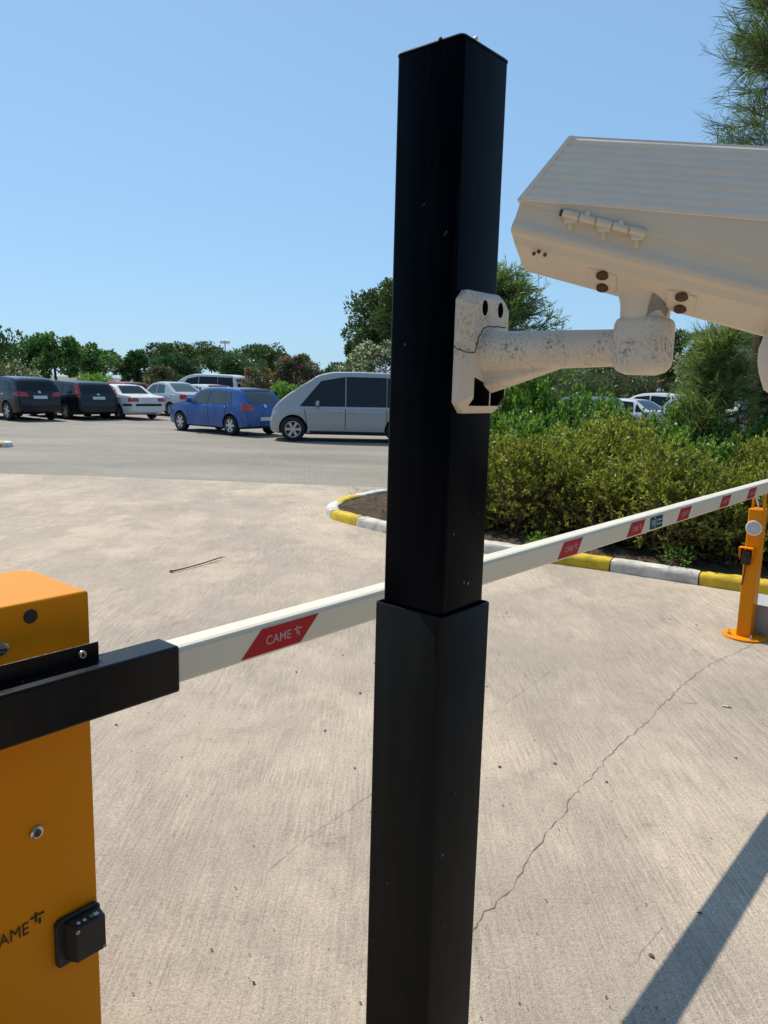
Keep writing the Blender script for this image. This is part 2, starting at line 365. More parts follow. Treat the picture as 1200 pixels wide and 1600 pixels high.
# kerb: painted stones swept along the planting bed's edge
def kerb(path, joints_len, first, name_label, from_end=False):
    k = empty('kerb'); tag(k, name_label, kind='structure')
    pts = catmull([(x, y, 0) for x, y in path], 14)
    acc = [0]
    for a, b in zip(pts, pts[1:]): acc.append(acc[-1] + (b - a).length)
    def at(s):
        s = max(0, min(acc[-1] - 1e-4, s)); i = max(j for j in range(len(acc) - 1) if acc[j] <= s); t = (s - acc[i]) / (acc[i + 1] - acc[i])
        return pts[i].lerp(pts[i + 1], t), (pts[min(i + 1, len(pts) - 1)] - pts[max(i - 1, 0)]).normalized()
    if from_end:      # joints given from the far end of the path; 'first' is the colour of that last stone
        jl = list(joints_len)
        while sum(jl) < acc[-1]: jl.append(.79)
        c_end = (first + len(jl) - 1) % 2; jl = jl[::-1]; jl[0] -= sum(jl) - acc[-1]; joints_len = jl; first = c_end
    s = 0; c = first; i = 0
    prof = [(0, -.03), (.004, .070), (.018, .098), (.042, .110), (.125, .112), (.15, .10), (.16, .085), (.16, -.03)]
    while s < acc[-1] - .1:
        L = joints_len[i] if i < len(joints_len) else .79
        e = min(s + L, acc[-1]); n = max(5, int(L / .07)); rings = []
        for q in range(n + 1):
            t = s + .006 + (e - s - .012) * q / n; p, d = at(t); nrm = Vector((-d.y, d.x, 0)); ed = .006 if q in (0, n) else 0
            rings.append([(p.x + nrm.x * (u + (ed if u < .08 else -ed)) + random.gauss(0, .0025), p.y + nrm.y * (u + (ed if u < .08 else -ed)) + random.gauss(0, .0025), max(-.03, z - ed * (z > 0)) + (random.gauss(0, .0025) if z > 0 else 0)) for u, z in prof])
        MB().loft(rings).build('kerb_stone', MT['kyellow' if c else 'kwhite'], k, smooth=True)
        c = 1 - c; s = e; i += 1
    return k
front = [(-.334, 8.95), (.1, 8.47), (1.06, 7.6), (1.66, 7.23), (2.05, 7.0), (2.69, 6.58), (3.16, 6.28), (4.2, 5.6), (5.4, 4.8), (6.8, 3.9)]
kerb(front, [.72, .86, .80, .77, .78], 0, 'yellow and white painted kerb along the near side of the planting bed')
kerb([(9, 19.5), (5.5, 16.8), (2.6, 14.2), (.8, 12.4), (-.05, 11.5), (-.36, 11.05), (-.60, 10.55), (-.74, 9.95), (-.72, 9.6), (-.66, 9.40), (-.334, 8.95)], [.56, .78, .72, .8], 1, 'yellow and white painted kerb round the nose and far side of the planting bed', True)
kerb([(-11.5, 18.1), (-9.6, 17.9), (-8.85, 17.75), (-8.7, 17.85), (-8.8, 18.2), (-9.6, 18.6)], [.7, .7, .7, .6], 0, 'short painted kerb end poking in at the left edge of the lot')
def bed():
    bm = bmesh.new(); out = [(-.60, 9.5), (-.66, 9.95), (-.5, 10.55), (-.26, 11.0), (.05, 11.4), (.9, 12.3), (2.7, 14.1), (5.6, 16.7), (9.1, 19.4), (16, 19.4), (16, 3.2), (6.9, 4.0), (5.45, 4.9), (4.25, 5.7), (3.2, 6.38), (2.75, 6.7), (2.1, 7.1), (1.7, 7.33), (1.1, 7.7), (.2, 8.5), (-.26, 9.02)]
    f = bm.faces.new([bm.verts.new((x, y, .07)) for x, y in out]); bmesh.ops.triangulate(bm, faces=[f])
    for _ in range(4): bmesh.ops.subdivide_edges(bm, edges=[e for e in bm.edges if e.calc_length() > .5], cuts=1, use_grid_fill=False); bmesh.ops.triangulate(bm, faces=bm.faces[:])
    for v in bm.verts:
        if not v.is_boundary: v.co.z += random.uniform(-.01, .05)
    me = bpy.data.meshes.new('planting_bed'); bm.to_mesh(me); bm.free(); me.materials.append(MT['soil'])
    tag(link(bpy.data.objects.new('planting_bed', me)), 'brown soil of the raised planting bed inside the painted kerb', kind='structure')
bed()

# ================= barrier: cabinet, boom, rest post =================
RZ = math.atan2(.7627, .6468)
BAR = (-.43, 1.578, 0)          # ground point under the boom's near end; local +x runs along the boom, -y faces the camera side
AZ0, AZ1, AD = 1.006, 1.087, .065
def hexhead(parent, p, d, r, depth, m, socket=True, name='bolt'):
    p = Vector(p); d = Vector(d).normalized(); o = MB().tube([p, p + d * depth * .8, p + d * depth], [r, r, r * .82], 18).build(name, m, parent, smooth=True)
    if socket: MB().tube([p + d * (depth - .0005), p + d * (depth + .0006)], r * .48, 6).build('socket', MT['black'], o)
    return o
cab = empty('barrier_cabinet', BAR, RZ); tag(cab, 'orange barrier cabinet cut off by the left edge', 'barrier')
CX0, CX1, CY0, CY1, CZ = -.50, -.124, .140, .412, 1.208
b = MB()
# front with a shallow vertical crease, sides and rear; slightly narrower than the cap
xs = [CX0 + .004, -.262, CX1 - .003]
ring = lambda z: [(xs[0], CY0 + .004, z), (xs[1], CY0, z), (xs[2], CY0 + .0035, z), (CX1 - .003, CY1 - .02, z), (CX1 - .025, CY1 - .003, z), (CX0 + .025, CY1 - .003, z), (CX0 + .004, CY1 - .02, z)]
b.loft([ring(.02), ring(1.06)]); b.build('body', MT['orange'], cab, bevel=.003)
b = MB(); rg = lambda z, i=0: [(CX0 + i, CY0 - .001 + i, z), (CX1 - i, CY0 - .001 + i, z), (CX1 - i, CY1 - .035, z), (CX1 - .012 - i, CY1 - .010, z), (CX1 - .04, CY1 - i, z), (CX0 + .04, CY1 - i, z), (CX0 + i, CY1 - .035, z)]
b.loft([rg(1.062), rg(CZ - .004), rg(CZ, .004)]); hood = b.build('top_cover', MT['orange'], cab, bevel=.002)
MB().box(CX0 - .02, CX1 + .02, CY0 - .02, CY1 + .02, .001, .02).build('base_plate', MT['steel'], cab, bevel=.003)
# round plug hole in the cover
MB().tube([(-.247, CY0 - .0015, 1.178), (-.247, CY0 - .004, 1.178)], [.0145, .0125], 28).build('plug', MT['black'], hood, smooth=True)
sc_ = MB().tube([(-.306, CY0 - .001, 1.124), (-.306, CY0 - .005, 1.124), (-.306, CY0 - .006, 1.124)], [.015, .0135, .011], 24).build('cover_screw', MT['steel'], hood, smooth=True)
MB().box(-.314, -.298, CY0 - .0068, CY0 - .0058, 1.1225, 1.1255).build('slot', MT['black'], sc_)
MB().box(CX1 - .001, CX1 + .006, CY0 + .03, CY0 + .055, 1.06, 1.115).build('hinge', MT['black'], cab, bevel=.002)
lk = MB().tube([(-.2575, CY0 + .002, .717), (-.2575, CY0 - .005, .717), (-.2575, CY0 - .007, .717)], [.0145, .0135, .011], 26).build('lock', MT['steel'], cab, smooth=True)
MB().tube([(-.2575, CY0 - .0068, .717), (-.2575, CY0 - .0082, .717)], [.0085, .008], 20).build('lock_barrel', mat('dark_steel', (.12, .115, .11), .35, .9), lk, smooth=True)
MB().box(-.2587, -.2563, CY0 - .0088, CY0 - .0078, .711, .723).build('keyhole', MT['black'], lk)
lettering('brand_lettering', 'CAME', .0395, MT['ink'], cab, -.366, CY0 - .0014, .499, 0, width=.083)
logo_sign(-.2785, CY0 - .0014, .508, .030, MT['ink'], cab)
# photocell box on the cabinet front
pc = empty('photocell', (0, 0, 0), 0, cab)
b = MB(); pl = [(-.231, .392), (-.226, .385), (-.136, .385), (-.128, .392), (-.128, .488), (-.136, .496), (-.222, .496), (-.231, .487)]
b.prism(pl, 'y', CY0 + .001, CY0 - .012); b.build('back_plate', MT['black'], pc, bevel=.003)
b = MB(); b.hexa([(-.214, CY0 - .011, .398), (-.133, CY0 - .011, .398), (-.133, CY0 - .011, .488), (-.214, CY0 - .011, .488), (-.203, CY0 - .046, .404), (-.136, CY0 - .046, .404), (-.136, CY0 - .046, .484), (-.203, CY0 - .046, .484)])
b.build('cover', MT['black'], pc, bevel=.002)
for x, z in ((-.200, .476), (-.1395, .4095)): hexhead(pc, (x, CY0 - .0455, z), (0, -1, 0), .0042, .0016, MT['steel'], name='screw')
for i, x in enumerate((-.192, -.178)): MB().tube([(x, CY0 - .034, .4868), (x, CY0 - .034, .489)], .004, 14).build('lens', MT['reflector'], pc)
MB().box(-.166, -.156, CY0 - .038, CY0 - .028, .4866, .4885).build('lens', MT['green'], pc)
MB().box(-.1555, -.146, CY0 - .038, CY0 - .028, .4866, .4885).build('lens', MT['reflector'], pc)

boom = empty('barrier_boom', BAR, RZ); tag(boom, 'long white barrier boom with red stickers reaching to the rest post', 'barrier boom')
b = MB(); g = .0035   # rounded box section with a small groove below the top edge
sec = [(0, AZ0 + .006), (.004, AZ0), (AD - .004, AZ0), (AD, AZ0 + .006), (AD, AZ1 - .012), (AD - .006, AZ1 - .002), (AD - .014, AZ1), (.012, AZ1), (.004, AZ1 - .003), (.001, AZ1 - .008), (.0025, AZ1 - .0095), (.0025, AZ1 - .011), (0, AZ1 - .0125)]
b.prism(sec, 'x', -.5, 4.78); b.build('boom_profile', MT['armwhite'], boom)
MB().box(4.78, 4.79, -.001, AD + .001, AZ0 - .001, AZ1 + .001).build('end_cap', MT['black'], boom, bevel=.002)
for i, s0 in enumerate((.205, 1.722, 2.352, 2.955, 3.61, 4.125)):
    wdt = .187 if i == 0 else .157; z0, z1 = AZ0 + .0065, AZ1 - .0135; sl_ = .062 if i == 0 else .045; y = -.0012; x = s0 - .036
    st = MB().add([(x, y, z0), (x + wdt, y, z0), (x + wdt + sl_, y, z1), (x + sl_, y, z1), (x, .0, z0), (x + wdt, 0., z0), (x + wdt + sl_, 0., z1), (x + sl_, 0., z1)], [(0, 1, 2, 3), (0, 4, 5, 1), (1, 5, 6, 2), (2, 6, 7, 3), (3, 7, 4, 0)]).build('red_sticker', MT['red'], boom)
    cw = .080 if i == 0 else .066; cx = x + .074 if i == 0 else x + .055
    lettering('sticker_lettering', 'CAME', .031, MT['pink'], st, cx, y - .0009, AZ0 + .026, .0003, width=cw)
    logo_sign(cx + cw + .010, y - .0009, AZ0 + .026, .026, MT['pink'], st, 'sticker_mark')
b = MB(); x0, x1, z0, z1 = 2.575, 2.725, AZ0 + .009, AZ1 - .015
b.box(x0, x1, -.0014, 0, z0, z1); bl = b.build('dark_blue_sticker', MT['navy'], boom)
b = MB()
for r0, r1, a0, a1 in ((.021, .026, -90, 90), (.006, .0125, -180, 180)):
    n = 16; V = []; F = []
    for i in range(n + 1):
        a = R(a0 + (a1 - a0) * i / n); V += [(x0 + .046 + r0 * math.cos(a), -.0024, (z0 + z1) / 2 + r0 * math.sin(a)), (x0 + .046 + r1 * math.cos(a), -.0024, (z0 + z1) / 2 + r1 * math.sin(a))]
        if i: F.append((2 * i - 2, 2 * i - 1, 2 * i + 1, 2 * i))
    b.add(V, F)
for dz in (-.012, 0, .012): b.box(x0 + .012, x0 + .034 - abs(dz) * .3, -.0024, -.0018, (z0 + z1) / 2 + dz - .002, (z0 + z1) / 2 + dz + .002)
for k, ws in enumerate(((.014, .018, .012), (.012, .012, .016))):      # two lines of small illegible print
    xx = x0 + .084
    for q in ws: b.box(xx, xx + q, -.0024, -.0018, (z0 + z1) / 2 + (.006 if k == 0 else -.013), (z0 + z1) / 2 + (.013 if k == 0 else -.006)); xx += q + .004
b.build('sticker_print', MT['skyblue'], bl)
# black clamp sleeve that holds the boom
b = MB(); y0, y1, z0, z1 = -.0055, AD + .0055, AZ0 - .0175, AZ1 + .0045
b.box(-.62, 0, y0, y1, z0, z1); cl = b.build('clamp_sleeve', MT['clamp'], boom, bevel=.006, seg=3)
b = MB(); b.box(-.62, -.158, .042, .046, z1 - .002, z1 + .036); b.build('clamp_flange', MT['clamp'], boom, bevel=.001)
b = MB(); b.box(-.62, -.163, .0485, .0525, z1 - .002, z1 + .034); b.build('clamp_flange', MT['steel'], boom, bevel=.001)
b = MB(); b.box(-.62, -.150, .030, .046, z0 - .014, z0 + .001); b.build('lower_flange', MT['clamp'], boom, bevel=.001)
hexhead(boom, (-.196, .042, z1 + .020), (0, -1, 0), .0085, .009, MT['steel'])
b = MB(); b.tube([(-.36, AD + .004, 1.045), (-.36, CY0 - .002, 1.045)], [.035, .035], 24); b.build('pivot_hub', MT['clamp'], boom, smooth=True)

# rest post
rp = empty('boom_rest_post', (2.51, 5.14, 0), RZ); tag(rp, 'slim orange rest post holding up the far end of the boom', 'post')
W = .056
b = MB(); b.box(-W, W, -W * .8, W * .8, .012, .895); b.build('post_tube', MT['orange'], rp, bevel=.005)
ang = [2 * math.pi * k / 36 for k in range(36)]
b = MB(); b.loft([[(.145 * math.cos(a), .145 * math.sin(a), z) for a in ang] for z in (.0, .012)] + [[(.141 * math.cos(a), .141 * math.sin(a), .014) for a in ang]]); b.build('base_flange', MT['orange'], rp, smooth=True)
for a in (35, 125, 215, 305):
    x, y = .108 * math.cos(R(a)), .108 * math.sin(R(a)); q = MB().tube([(x, y, .012), (x, y, .024), (x, y, .0241)], [.014, .014, .002], 6).build('anchor_nut', MT['steel'], rp); MB().cyl((x, y, .02), (x, y, .045), .006, 10).build('anchor_stud', MT['steel'], q)
for y in (-.036, .036):
    b = MB(); b.box(-.01, .01, y - .006, y + .006, .880, AZ0 - .004); b.build('fork_prong', MT['orange'], rp, bevel=.002)
b = MB(); b.box(-.014, .014, -.042, .042, AZ0 - .008, AZ0 - .001); b.build('fork_saddle', MT['black'], rp, bevel=.002)
b = MB(); b.tube([(-.004, 0, .905), (0, .01, .94), (.0, .02, .955), (.0, .012, .97), (0, -.002, .962)], .006, 8); b.build('cable_loop', MT['whiteplastic'], rp, smooth=True)
# reflector, facing back along the boom (local -x)
rf = MB().tube([(-W, 0, .768), (-W - .008, 0, .768), (-W - .010, 0, .768)], [.052, .052, .049], 32).build('reflector', MT['whiteplastic'], rp, smooth=True)
MB().tube([(-W - .0098, 0, .768), (-W - .0118, 0, .768)], [.044, .043], 32).build('reflector_lens', MT['reflector'], rf, smooth=True)
MB().tube([(-W - .0115, 0, .768), (-W - .013, 0, .768)], [.006, .005], 10).build('reflector_rivet', MT['whiteplastic'], rf)
# photocell under a little orange sheet hood
ph = empty('photocell', (0, .026, 0), 0, rp)
b = MB(); b.box(-W - .028, -W + .001, -.028, .028, .515, .612); b.build('sensor_box', MT['black'], ph, bevel=.006)
b = MB(); b.tube([(-W - .027, 0, .56), (-W - .033, 0, .56)], [.018, .016], 20); b.build('sensor_lens', mat('ir_lens', (.005, .004, .006), .1), ph, smooth=True)
b = MB(); t_ = .002
b.box(-W - .062, -W, -.044, .044, .634, .634 + t_)
for y in (-.044, .044 - t_): b.hexa([(-W - .062, y, .634), (-W, y, .634), (-W, y + t_, .634), (-W - .062, y + t_, .634), (-W - .060, y, .6339), (-W, y, .54), (-W, y + t_, .54), (-W - .060, y + t_, .6339)])
b.build('hood', MT['orange'], ph)
b = MB(); b.tube([(-W - .01, .0, .518), (-W - .012, .002, .46), (-W - .006, .01, .40), (-W, .016, .37)], .004, 8); b.build('sensor_cable', MT['black'], ph, smooth=True)

# grey plinth that shows at the right edge beside the rest post
gp = empty('grey_plinth', (2.78, 5.02, 0), RZ); tag(gp, 'grey metal plinth box cut off by the right edge beside the rest post', 'plinth')
pr = [(.0, .0), (.012, .10), (.0, .125), (.0, .20), (.03, .215), (.34, .215), (.34, 0)]
b = MB(); b.prism(pr, 'x', -.02, .30); o = b.build('plinth_body', MT['grey'], gp, bevel=.004)
MB().box(-.024, .304, .02, .345, .216, .226).build('plinth_lid', mat('grey_lid', (.42, .42, .41), .55), gp, bevel=.002)
for x in (.04, .24): hexhead(gp, (x, -.0005, .165), (0, -1, 0), .007, .004, MT['steel'], False)

# ================= black post with camera bracket and housing =================
POST = (.0924, 1.1624, 0)
post = empty('camera_post', POST, RZ); tag(post, 'tall square black steel post in the middle foreground with a wider lower sleeve', 'post')
def rrect(x0, x1, y0, y1, z, r, n=4):
    out = []
    for cx, cy, a in ((x1 - r, y1 - r, 0), (x0 + r, y1 - r, 90), (x0 + r, y0 + r, 180), (x1 - r, y0 + r, 270)):
        for k in range(n + 1): t = R(a + 90 * k / n); out.append((cx + r * math.cos(t), cy + r * math.sin(t), z))
    return out
PT, PS, w_ = 2.131, 1.2964, .12
b = MB(); b.loft([rrect(0, w_, 0, w_, z, .008) for z in (.3, PT - .002)]); b.build('upper_tube', MT['post'], post, smooth=True)
b = MB(); b.loft([rrect(-.001, w_ + .001, -.001, w_ + .001, PT - .003, .009), rrect(-.001, w_ + .001, -.001, w_ + .001, PT, .009), rrect(.002, w_ - .002, .002, w_ - .002, PT + .003, .008)]); b.build('end_cap', MT['post'], post, smooth=True)
o_, i_ = .0092, .0058
rings = [rrect(-o_, w_ + o_, -o_, w_ + o_, 0, .008), rrect(-o_, w_ + o_, -o_, w_ + o_, PS - .0012, .008), rrect(-o_ + .001, w_ + o_ - .001, -o_ + .001, w_ + o_ - .001, PS, .008), rrect(-i_, w_ + i_, -i_, w_ + i_, PS, .005), rrect(-i_, w_ + i_, -i_, w_ + i_, PS - .2, .005)]
b = MB(); b.loft(rings, caps=False); b.build('lower_sleeve', MT['sleeve'], post, smooth=True)
b = MB(); b.box(-.06, .18, -.06, .18, .0, .012); b.build('base_plate', MT['sleeve'], post, bevel=.002)
for x in (-.035, .155):
    for y in (-.035, .155): hexhead(post, (x, y, .012), (0, 0, 1), .011, .012, MT['steel'], False, 'anchor_bolt')
bits = [(.028, -.0012, 2.1345, .0035), (.09, .055, 2.134, .003), (.0, .04, 2.1345, .003)]
for x, y, z, r in bits: MB().tube([(x, y, z - .002), (x + .001, y, z + r * .3), (x, y, z + r * .6)], [r, r * .8, r * .2], 7).build('weld_speck', MT['whiteplastic'] if r > .0032 else MT['rust'], post)

br = empty('camera_bracket', POST, RZ); tag(br, 'cracked white cast bracket arm with mould specks bolted to the black post', 'bracket')
# wall plate: chamfered block, two slotted holes above and a divided pocket below
px0, px1, pz0, pz1, th = .005, .117, 1.610, 1.790, .030
def plate_ring(y, i): return [(px0 + i, y, pz0 + i + .016), (px0 + i + .016, y, pz0 + i), (px1 - i - .016, y, pz0 + i), (px1 - i, y, pz0 + i + .016), (px1 - i, y, pz1 - i - .014), (px1 - i - .014, y, pz1 - i), (px0 + i + .014, y, pz1 - i), (px0 + i, y, pz1 - i - .014)]
b = MB(); b.loft([plate_ring(-.0008, 0), plate_ring(-.012, 0), plate_ring(-th, .011)]); pl = b.build('wall_plate', [MT['mould'], MT['black']], br)
cut = MB(); cut.cur = 1
for cx in (.040, .082): cut.loft([[(cx + .0075 * math.cos(a), y, 1.765 + .0115 * math.sin(a)) for a in [2 * math.pi * k / 14 for k in range(14)]] for y in (-.05, .01)])
cut.hexa([(.020, -.05, 1.622), (.062, -.05, 1.622), (.062, .01, 1.622), (.020, .01, 1.622), (.020, -.05, 1.664), (.062, -.05, 1.652), (.062, .01, 1.652), (.020, .01, 1.664)])
cut.hexa([(.0655, -.05, 1.622), (.104, -.05, 1.622), (.104, .01, 1.622), (.0655, .01, 1.622), (.0655, -.05, 1.652), (.104, -.05, 1.664), (.104, .01, 1.664), (.0655, .01, 1.652)])
boolean(pl, cut.build('cutter', [MT['mould'], MT['black']], br))
bv = pl.modifiers.new('bevel', 'BEVEL'); bv.width = .002; bv.segments = 2; bv.limit_method = 'ANGLE'; bv.angle_limit = R(25)
for x, z in ((.040, 1.765), (.082, 1.765), (.042, 1.636), (.085, 1.636)): MB().tube([(x, -.001, z), (x, -.021, z), (x, -.0235, z)] if z > 1.7 else [(x, -.001, z), (x, -.011, z), (x, -.013, z)], [.0066, .0066, .005], 6).build('mounting_bolt', MT['rust'] if z > 1.7 else MT['black'], br)
# arm: oval tube that swells into the plate, with a gusset rib underneath
b = MB(); rings = []
for y, zc, rx, rzv in ((-.022, 1.700, .036, .0355), (-.034, 1.701, .033, .0325), (-.050, 1.702, .0315, .0305), (-.075, 1.703, .030, .0290), (-.14, 1.705, .028, .0268), (-.215, 1.706, .026, .0248), (-.245, 1.707, .026, .0248)):
    rings.append([(.060 + rx * math.cos(a), y, zc + rzv * math.sin(a)) for a in [2 * math.pi * k / 28 for k in range(28)]])
b.loft(rings); b.build('arm', MT['mould'], br, smooth=True)
b = MB(); b.hexa([(.0625, -.028, 1.640), (.0655, -.028, 1.640), (.0655, -.028, 1.70), (.0625, -.028, 1.70), (.0625, -.058, 1.648), (.0655, -.058, 1.648), (.0655, -.158, 1.684), (.0625, -.158, 1.684)])
b = MB(); b.loft([[(.046, -.028, 1.652), (.0645, -.030, 1.640), (.083, -.028, 1.652), (.086, -.028, 1.69), (.043, -.028, 1.69)], [(.050, -.075, 1.662), (.0645, -.08, 1.656), (.079, -.075, 1.662), (.082, -.075, 1.69), (.047, -.075, 1.69)], [(.052, -.15, 1.682), (.0645, -.15, 1.680), (.077, -.15, 1.682), (.077, -.15, 1.69), (.052, -.15, 1.69)]])
b.build('gusset', MT['mould'], br, bevel=.002)
# elbow block and neck
b = MB(); rings = []
for z, i in ((1.671, .014), (1.675, .006), (1.682, .001), (1.69, 0), (1.735, 0), (1.741, .002), (1.744, .006)):
    rings.append(rrect(.0265 + i, .0935 - i, -.2985 + i, -.2315 - i, z, .018, 5))
b.loft(rings); b.build('elbow', MT['mould'], br, smooth=True)
b = MB(); rings = []
for z, rx in ((1.740, .031), (1.760, .0315), (1.778, .036), (1.800, .043)):
    rings.append([(.060 + rx * math.cos(a), -.264 + rx * math.sin(a), z) for a in [2 * math.pi * k / 30 for k in range(30)]])
b.loft(rings); nk = b.build('swivel_neck', MT['housing'], br, smooth=True)
# flaked patch showing bare metal on the neck (follows its surface)
def on_neck(a, z): r = np.interp(z, [1.740, 1.760, 1.778, 1.800], [.031, .0315, .036, .043]) + .0008; return (.060 + r * math.cos(a), -.264 + r * math.sin(a), z)
pa = [(a_ - 88, z_) for a_, z_ in [(-66, 1.7445), (-63, 1.757), (-57, 1.772), (-52, 1.783), (-42, 1.780), (-34, 1.772), (-26, 1.766), (-14, 1.762), (-8, 1.754), (-14, 1.7445)]]
ctr = (-126, 1.759); V = []; F = []; rr = [0, .5, .8, 1.]
for q in rr[1:]:
    for a, z in pa: V.append(on_neck(R(ctr[0] + (a - ctr[0]) * q), ctr[1] + (z - ctr[1]) * q))
V.append(on_neck(R(ctr[0]), ctr[1])); n = len(pa)
for k in range(n):
    F.append((k, (k + 1) % n, 3 * n))
    for ri in range(2): F.append((ri * n + k, ri * n + (k + 1) % n, (ri + 1) * n + (k + 1) % n, (ri + 1) * n + k))
MB().add(V, F).build('flaked_paint_patch', MT['chip'], nk, smooth=True)
# hairline crack across the plate
cr = [(.0022, -.004, 1.708), (.0025, -.012, 1.702), (.008, -.022, 1.6985), (.0135, -.0302, 1.699), (.020, -.0305, 1.705), (.0265, -.0305, 1.722), (.036, -.0305, 1.7325), (.048, -.0305, 1.7385), (.06, -.0305, 1.7395), (.075, -.0305, 1.740), (.09, -.0305, 1.739), (.107, -.0305, 1.744)]
MB().tube([(x + random.gauss(0, .0006), y, z + random.gauss(0, .001)) for x, y, z in [Vector(a).lerp(Vector(b_), t) for a, b_ in zip(cr, cr[1:]) for t in (0, .5)]], .0007, 5).build('crack', MT['crack'], br)

# camera housing: local +x points down to the right, -y faces the camera side
HZ = math.atan2(-.3102, .9507)
ho = empty('camera_housing', (.3373, 1.0338, 0), HZ); tag(ho, 'cream weatherproof camera housing tilted down to the right above the bracket', 'camera')
SL = -.282; hw = .056
def zs(x): return 1.881 + SL * (x + .164)      # seam line height
XE = .24
hs_ = [(hw, 0), (hw, -.016), (hw + .001, -.020), (hw + .004, -.025), (hw + .0045, -.029), (hw + .003, -.034), (hw - .003, -.039), (hw - .0045, -.043), (hw - .006, -.048), (.014, -.0735)]
sec = [(-u, v) for u, v in hs_] + [(u, v) for u, v in reversed(hs_)]
b = MB(); rings = []
for x in (-.164, XE):
    rings.append([(x - (.012 - abs(v + .033) * .3 if x < 0 else 0) + .0 * v, u, zs(x) + v) for u, v in sec])
b.loft(rings); bod = b.build('lower_body', MT['housing'], ho, smooth=True); shade(bod.data, R(24))
# lid: side walls up to the fold, then the ribbed shield panels leaning in to the flat top
zf = lambda x: 1.8815 - .1254 * (x + .164)
zr = lambda x: 1.9645 - .118 * (x + .113)
tw_ = .020
def lid_ring(x, xr): return [(x, -hw - .0012, zs(x) - .0004), (x, -hw - .0012, zf(x) + .002), (xr, -tw_, zr(xr)), (xr, tw_, zr(xr)), (x, hw + .0012, zf(x) + .002), (x, hw + .0012, zs(x) - .0004)]
b = MB(); b.loft([lid_ring(-.1645, -.108), lid_ring(XE, XE - .03)]); lid = b.build('lid', MT['housing'], ho, bevel=.0006)
b = MB(); e_ = .0016
x0, x1, r0, r1 = -.166, XE, -.110, XE - .03
for s in (-1, 1):
    nr = 64; ins = []; outs = []
    for i in range(nr + 1):
        t = i / nr; rib = .0011 * (.5 - .5 * math.cos(2 * math.pi * 9 * t)) if 0 < t < 1 else 0
        A0 = Vector((x0, s * (hw + .0008), zf(x0) + .0022)).lerp(Vector((r0, s * (tw_ - .0002), zr(r0) + .0002)), t); A1 = Vector((x1, s * (hw + .0008), zf(x1) + .0022)).lerp(Vector((r1, s * (tw_ - .0002), zr(r1) + .0002)), t)
        nv = Vector((0, s * .91, .42)) * (e_ * 1.5 + rib); ins.append((A0, A1)); outs.append((A0 + nv, A1 + nv))
    V = [q for pr_ in ins + outs for q in pr_]; m2 = 2 * (nr + 1); F = []
    for i in range(nr): F += [(2 * i, 2 * i + 1, 2 * i + 3, 2 * i + 2), (m2 + 2 * i, m2 + 2 * i + 2, m2 + 2 * i + 3, m2 + 2 * i + 1), (2 * i, 2 * i + 2, m2 + 2 * i + 2, m2 + 2 * i), (2 * i + 1, m2 + 2 * i + 1, m2 + 2 * i + 3, 2 * i + 3)]
    F += [(0, m2, m2 + 1, 1), (2 * nr, 2 * nr + 1, m2 + 2 * nr + 1, m2 + 2 * nr)]
    b.add(V, F)
b.hexa([(r0, -tw_ - e_, zr(r0) + .0005), (r1, -tw_ - e_, zr(r1) + .0005), (r1, tw_ + e_, zr(r1) + .0005), (r0, tw_ + e_, zr(r0) + .0005), (r0 - .001, -tw_ - e_, zr(r0) + .0028), (r1, -tw_ - e_, zr(r1) + .0028), (r1, tw_ + e_, zr(r1) + .0028), (r0 - .001, tw_ + e_, zr(r0) + .0028)])
b.hexa([(x0 + .003, -hw - 3 * e_, zf(x0) + .001), (r0 + .003, -tw_ - 2.4 * e_, zr(r0) + .0024), (r0 + .003, tw_ + 2.4 * e_, zr(r0) + .0024), (x0 + .003, hw + 3 * e_, zf(x0) + .001), (x0 - .0035, -hw - 3 * e_, zf(x0) + .0025), (r0 - .0035, -tw_ - 2.4 * e_, zr(r0) + .0028), (r0 - .0035, tw_ + 2.4 * e_, zr(r0) + .0028), (x0 - .0035, hw + 3 * e_, zf(x0) + .0025)])
b.build('sun_shield', MT['shield'], ho, smooth=True)
# front bezel with glass at the far lower end, outside the frame
b = MB(); b.hexa([(XE + dx, sy * (hw + .004), zs(XE) + dz) for dx, sy, dz in ((0, -1, -.068), (.012, -1, -.068), (.012, 1, -.068), (0, 1, -.068), (0, -1, .06), (.012, -1, .06), (.012, 1, .06), (0, 1, .06))]); fb = b.build('front_bezel', MT['housing'], ho, bevel=.003)
MB().box(XE + .0115, XE + .014, -.042, .042, zs(XE) - .055, zs(XE) + .045).build('front_glass', MT['glass'], fb)
# hinge with five knuckles along the seam
dv = Vector((1, 0, SL)).normalized(); hx = [-.112, -.0915, -.071, -.051, -.031, -.011]
hg = empty('hinge', (0, 0, 0), 0, ho); yk = -hw - .0045
for i in range(5):
    p0 = Vector((hx[i] + .0006, yk, zs(hx[i]) - .0005)); p1 = Vector((hx[i + 1] - .0006, yk, zs(hx[i + 1]) - .0005)); rk = .0050 if i % 2 == 0 else .0046
    MB().tube([p0, p0 + dv * .001, p1 - dv * .001, p1], [rk * .85, rk, rk, rk * .85], 16).build('knuckle', MT['housing'], hg, smooth=True)
    m_ = (p0 + p1) / 2; sgn = -1 if i % 2 == 0 else 1
    q = MB(); q.box(m_.x - (.0075 if sgn < 0 else .003), m_.x + (.0075 if sgn < 0 else .003), yk - .003, -hw + .001, min(m_.z, m_.z + sgn * .009), max(m_.z, m_.z + sgn * .009)); 
    if sgn < 0: q.box(m_.x - .003, m_.x + .003, yk + .002, -hw + .001, m_.z - .018, m_.z - .008)
    q.build('hinge_leaf', MT['housing'], hg, bevel=.001)
pe = Vector((hx[0], yk, zs(hx[0]) - .0005)); MB().tube([pe - dv * .003, pe], .0042, 12).build('hinge_pin', MT['rust'], hg)
